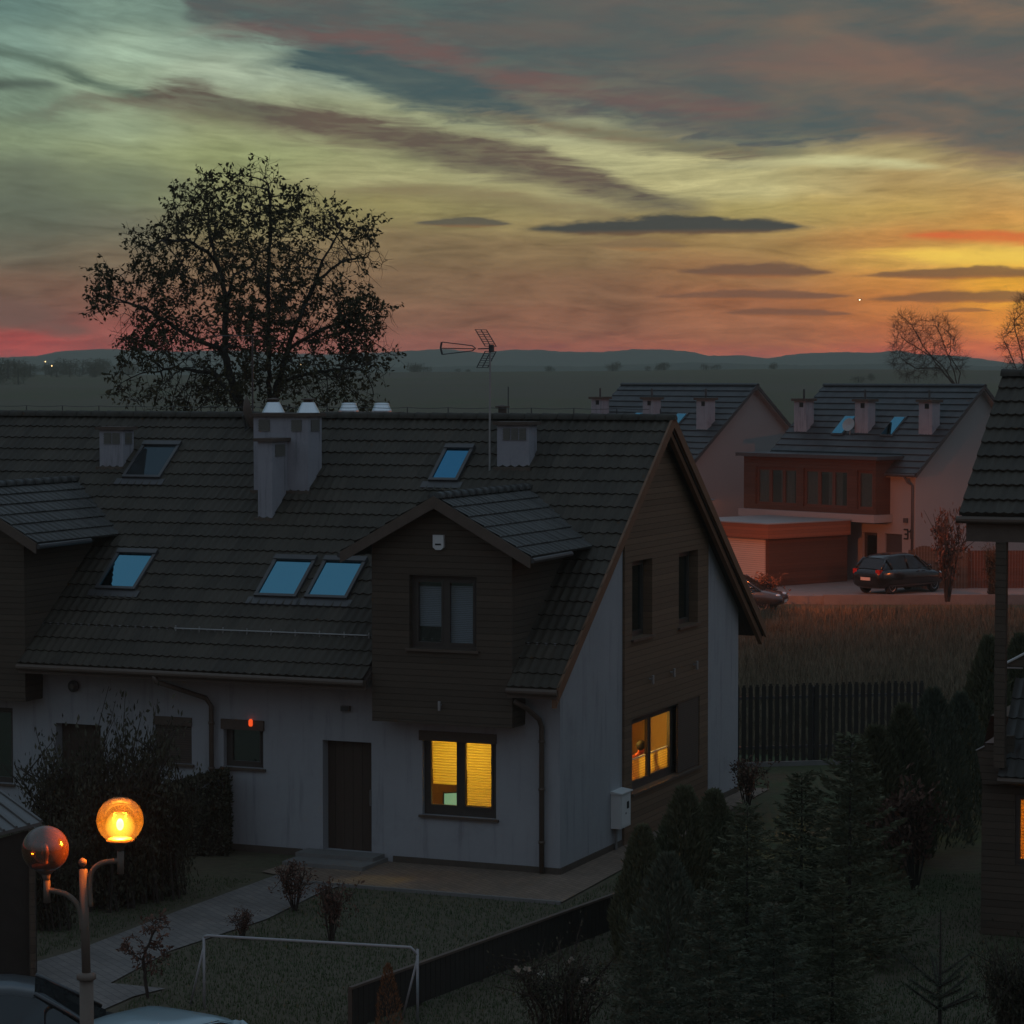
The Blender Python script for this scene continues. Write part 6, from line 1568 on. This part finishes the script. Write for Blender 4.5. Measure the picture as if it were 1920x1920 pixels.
# open young spruce with bare star-like branches
def young_spruce():
    rg = np.random.default_rng(77); t = thing('young_spruce', (0, 0, 0), '', 'conifer', 'conifers in the garden'); mb = MB(); lf = MB(); mb.tube([(0,0,0),(0,0,1.0)], [.018,.005], 6)
    for i in range(16):
        z = .18 + .06 * (i // 5) * 1.6; a = i * 1.26 + .3 + rg.normal(0, .25); L = .42 * (1.15 - z) * rg.uniform(.6, 1.1); d = np.array([math.cos(a), math.sin(a), rg.uniform(.25, .8)]); e = np.array([0, 0, z]) + d * L; mb.tube([(0, 0, z), tuple(e)], [.010, .004], 5)
        for j in range(240):
            f = rg.uniform(.05, 1); p = np.array([0, 0, z]) + d * L * f + np.array([0, 0, -.12*L*f*(1-f)]); leaf(lf, p, d * .8 + rg.normal(0, .5, 3), .034, rg, .22)
    for j in range(120): leaf(lf, np.array([0, 0, rg.uniform(.3, 1)]), rg.normal(0, 1, 3) + np.array([0, 0, .5]), .04, rg, .18)
    mb.build('trunk', M['bark'], t); lf.build('crown', M['needle_blue'], t); return t
put(young_spruce(), 1762, 1935, 1705, 1.0, .4, 'small open spruce with star-like branches on the lawn at the right')
use('ev', lambda: shrub(31, M['leaf_dark'], 'evergreen_shrub', 9000, 34, 0, (.028, .06), .6, base=.62), px=1905, py_base=1985, py_top=1790, sx=.8, label='dark shrub in the bottom right corner')
use('ev', None, px=130, py_base=1680, py_top=1432, sx=.75, label='dark evergreen shrub against the house, left of the lit globe')
use('ev', None, px=250, py_base=1690, py_top=1388, sx=.62, label='tall evergreen shrub with upright leaves behind the lit globe')
use('ev', None, px=200, py_base=1700, py_top=1480, sx=.8, label='dark evergreen shrub directly behind the lit globe')
use('ev', None, px=300, py_base=1680, py_top=1470, sx=.75, label='dark evergreen shrub between the lit globe and the clipped hedge')
use('ev', None, px=90, py_base=1740, py_top=1560, sx=.8, label='dark evergreen shrub behind the unlit globe')
use('rose', lambda: shrub(41, M['leaf_dark'], 'rose_bush', 5500, 30, 11, (.02, .045), .3, base=.6), px=1055, py_base=1985, py_top=1790, sx=1.0, label='rose bush with pale blossoms at the bottom centre')
use('bs', lambda: shrub(51, M['leaf_red'], 'garden_bush', 900, 14, 0, (.05, .10), .1, cat='bush'), px=552, py_base=1708, py_top=1618, sx=1.0, label='sparse reddish bush beside the path near the step')
use('bs', None, px=455, py_base=1762, py_top=1706, sx=1.0, label='small low bush at the edge of the path')
use('bs', None, px=620, py_base=1765, py_top=1655, sx=.8, label='sparse reddish bush on the lawn by the terrace corner')
# clipped hedge by the downpipe
def hedge(px0, px1, py_b, py_t0, py_t1, dep, label):
    rg = np.random.default_rng(5); A = on(px0, py_b, 2, 0); B = on(px1, py_b, 2, 0); u = B - A; w = np.linalg.norm(u); u /= w; n = np.cross(ZUP, u)
    Z = (A - CAM) @ VIEW; h0 = (py_b - py_t0) / FPX * Z; h1 = (py_b - py_t1) / FPX * Z; t = thing('hedge', A, label, 'hedge'); mb = MB()
    for _ in range(7000):
        f = rg.random(); h = h0 + (h1 - h0) * f; z = rg.random() * h; y = rg.random() * dep; k = rg.integers(4)
        if k == 0: y = rg.normal(0, .03)
        elif k == 1: z = h + rg.normal(0, .03)
        elif k == 2: f = 1 + rg.normal(0, .02)
        leaf(mb, A + u*w*f + n*y + ZUP*z, rg.normal(0, 1, 3) + np.array([0, 0, .3]), rg.uniform(.05, .10), rg, .5)
    mb.build('foliage', M['leaf_dark'], t); MB().obox(A, u, n, ZUP, (.05, .08, 0), (w - .05, dep - .08, min(h0, h1) - .08)).build('inner_branches', M['bark'], t); return t
hedge(322, 424, 1606, 1478, 1452, .7, 'clipped dark hedge with a sloping top by the downpipe')
# young tree on the grass by the path
def young_tree():
    rg = np.random.default_rng(61); b = on(277, 1872, 2, 0); Z = (b - CAM) @ VIEW; t = thing('young_tree', b, 'thin young tree with few leaves beside the path, right of the lamp pole', 'tree')
    A = []
    CR = [(215,1780),(230,1760),(255,1750),(270,1720),(300,1700),(318,1730),(322,1790),(300,1830),(270,1820),(240,1800)]
    while len(A) < 150:
        x, y = rg.uniform(210, 325), rg.uniform(1690, 1835)
        if in_poly(x, y, CR): A.append(at_depth(x, y, Z + rg.uniform(-.35, .35)))
    nodes, par = colonize([([b, at_depth(268, 1800, Z), at_depth(272, 1770, Z)], None), ([at_depth(270, 1790, Z), at_depth(292, 1740, Z)], 'near'), ([at_depth(268, 1800, Z), at_depth(235, 1780, Z)], 'near')], A, .06, .6, .08, 60, rg)
    rad, kids, w = radii(par, .005, 2.3); mb = MB(); sticks(mb, nodes, par, rad, 5); mb.build('trunk', M['bark'], t); mb = MB()
    for i in range(len(par)):
        if w[i] < 5 and par[i] >= 0:
            for _ in range(3): leaf(mb, nodes[i] + rg.normal(0, .02, 3), rg.normal(0, 1, 3), rg.uniform(.05, .09), rg, .5)
    mb.build('crown', M['leaf_red'], t)
young_tree()
use('bs', None, px=1432, py_base=1142, py_top=1078, sx=1.3, label='low scrubby bush at the field edge before the garage', zb=.0)
use('bs', None, px=1400, py_base=1520, py_top=1425, sx=.9, label='feathery bush at the far corner of the white gable end')
use('bs', None, px=1776, py_base=1128, py_top=962, sx=.5, label='sparse bush with bare tips before the white gable wall', zb=.3)
use('ev', None, px=1862, py_base=1118, py_top=1032, sx=.45, label='dark clipped shrub before the orange lit fence panel', zb=.3)
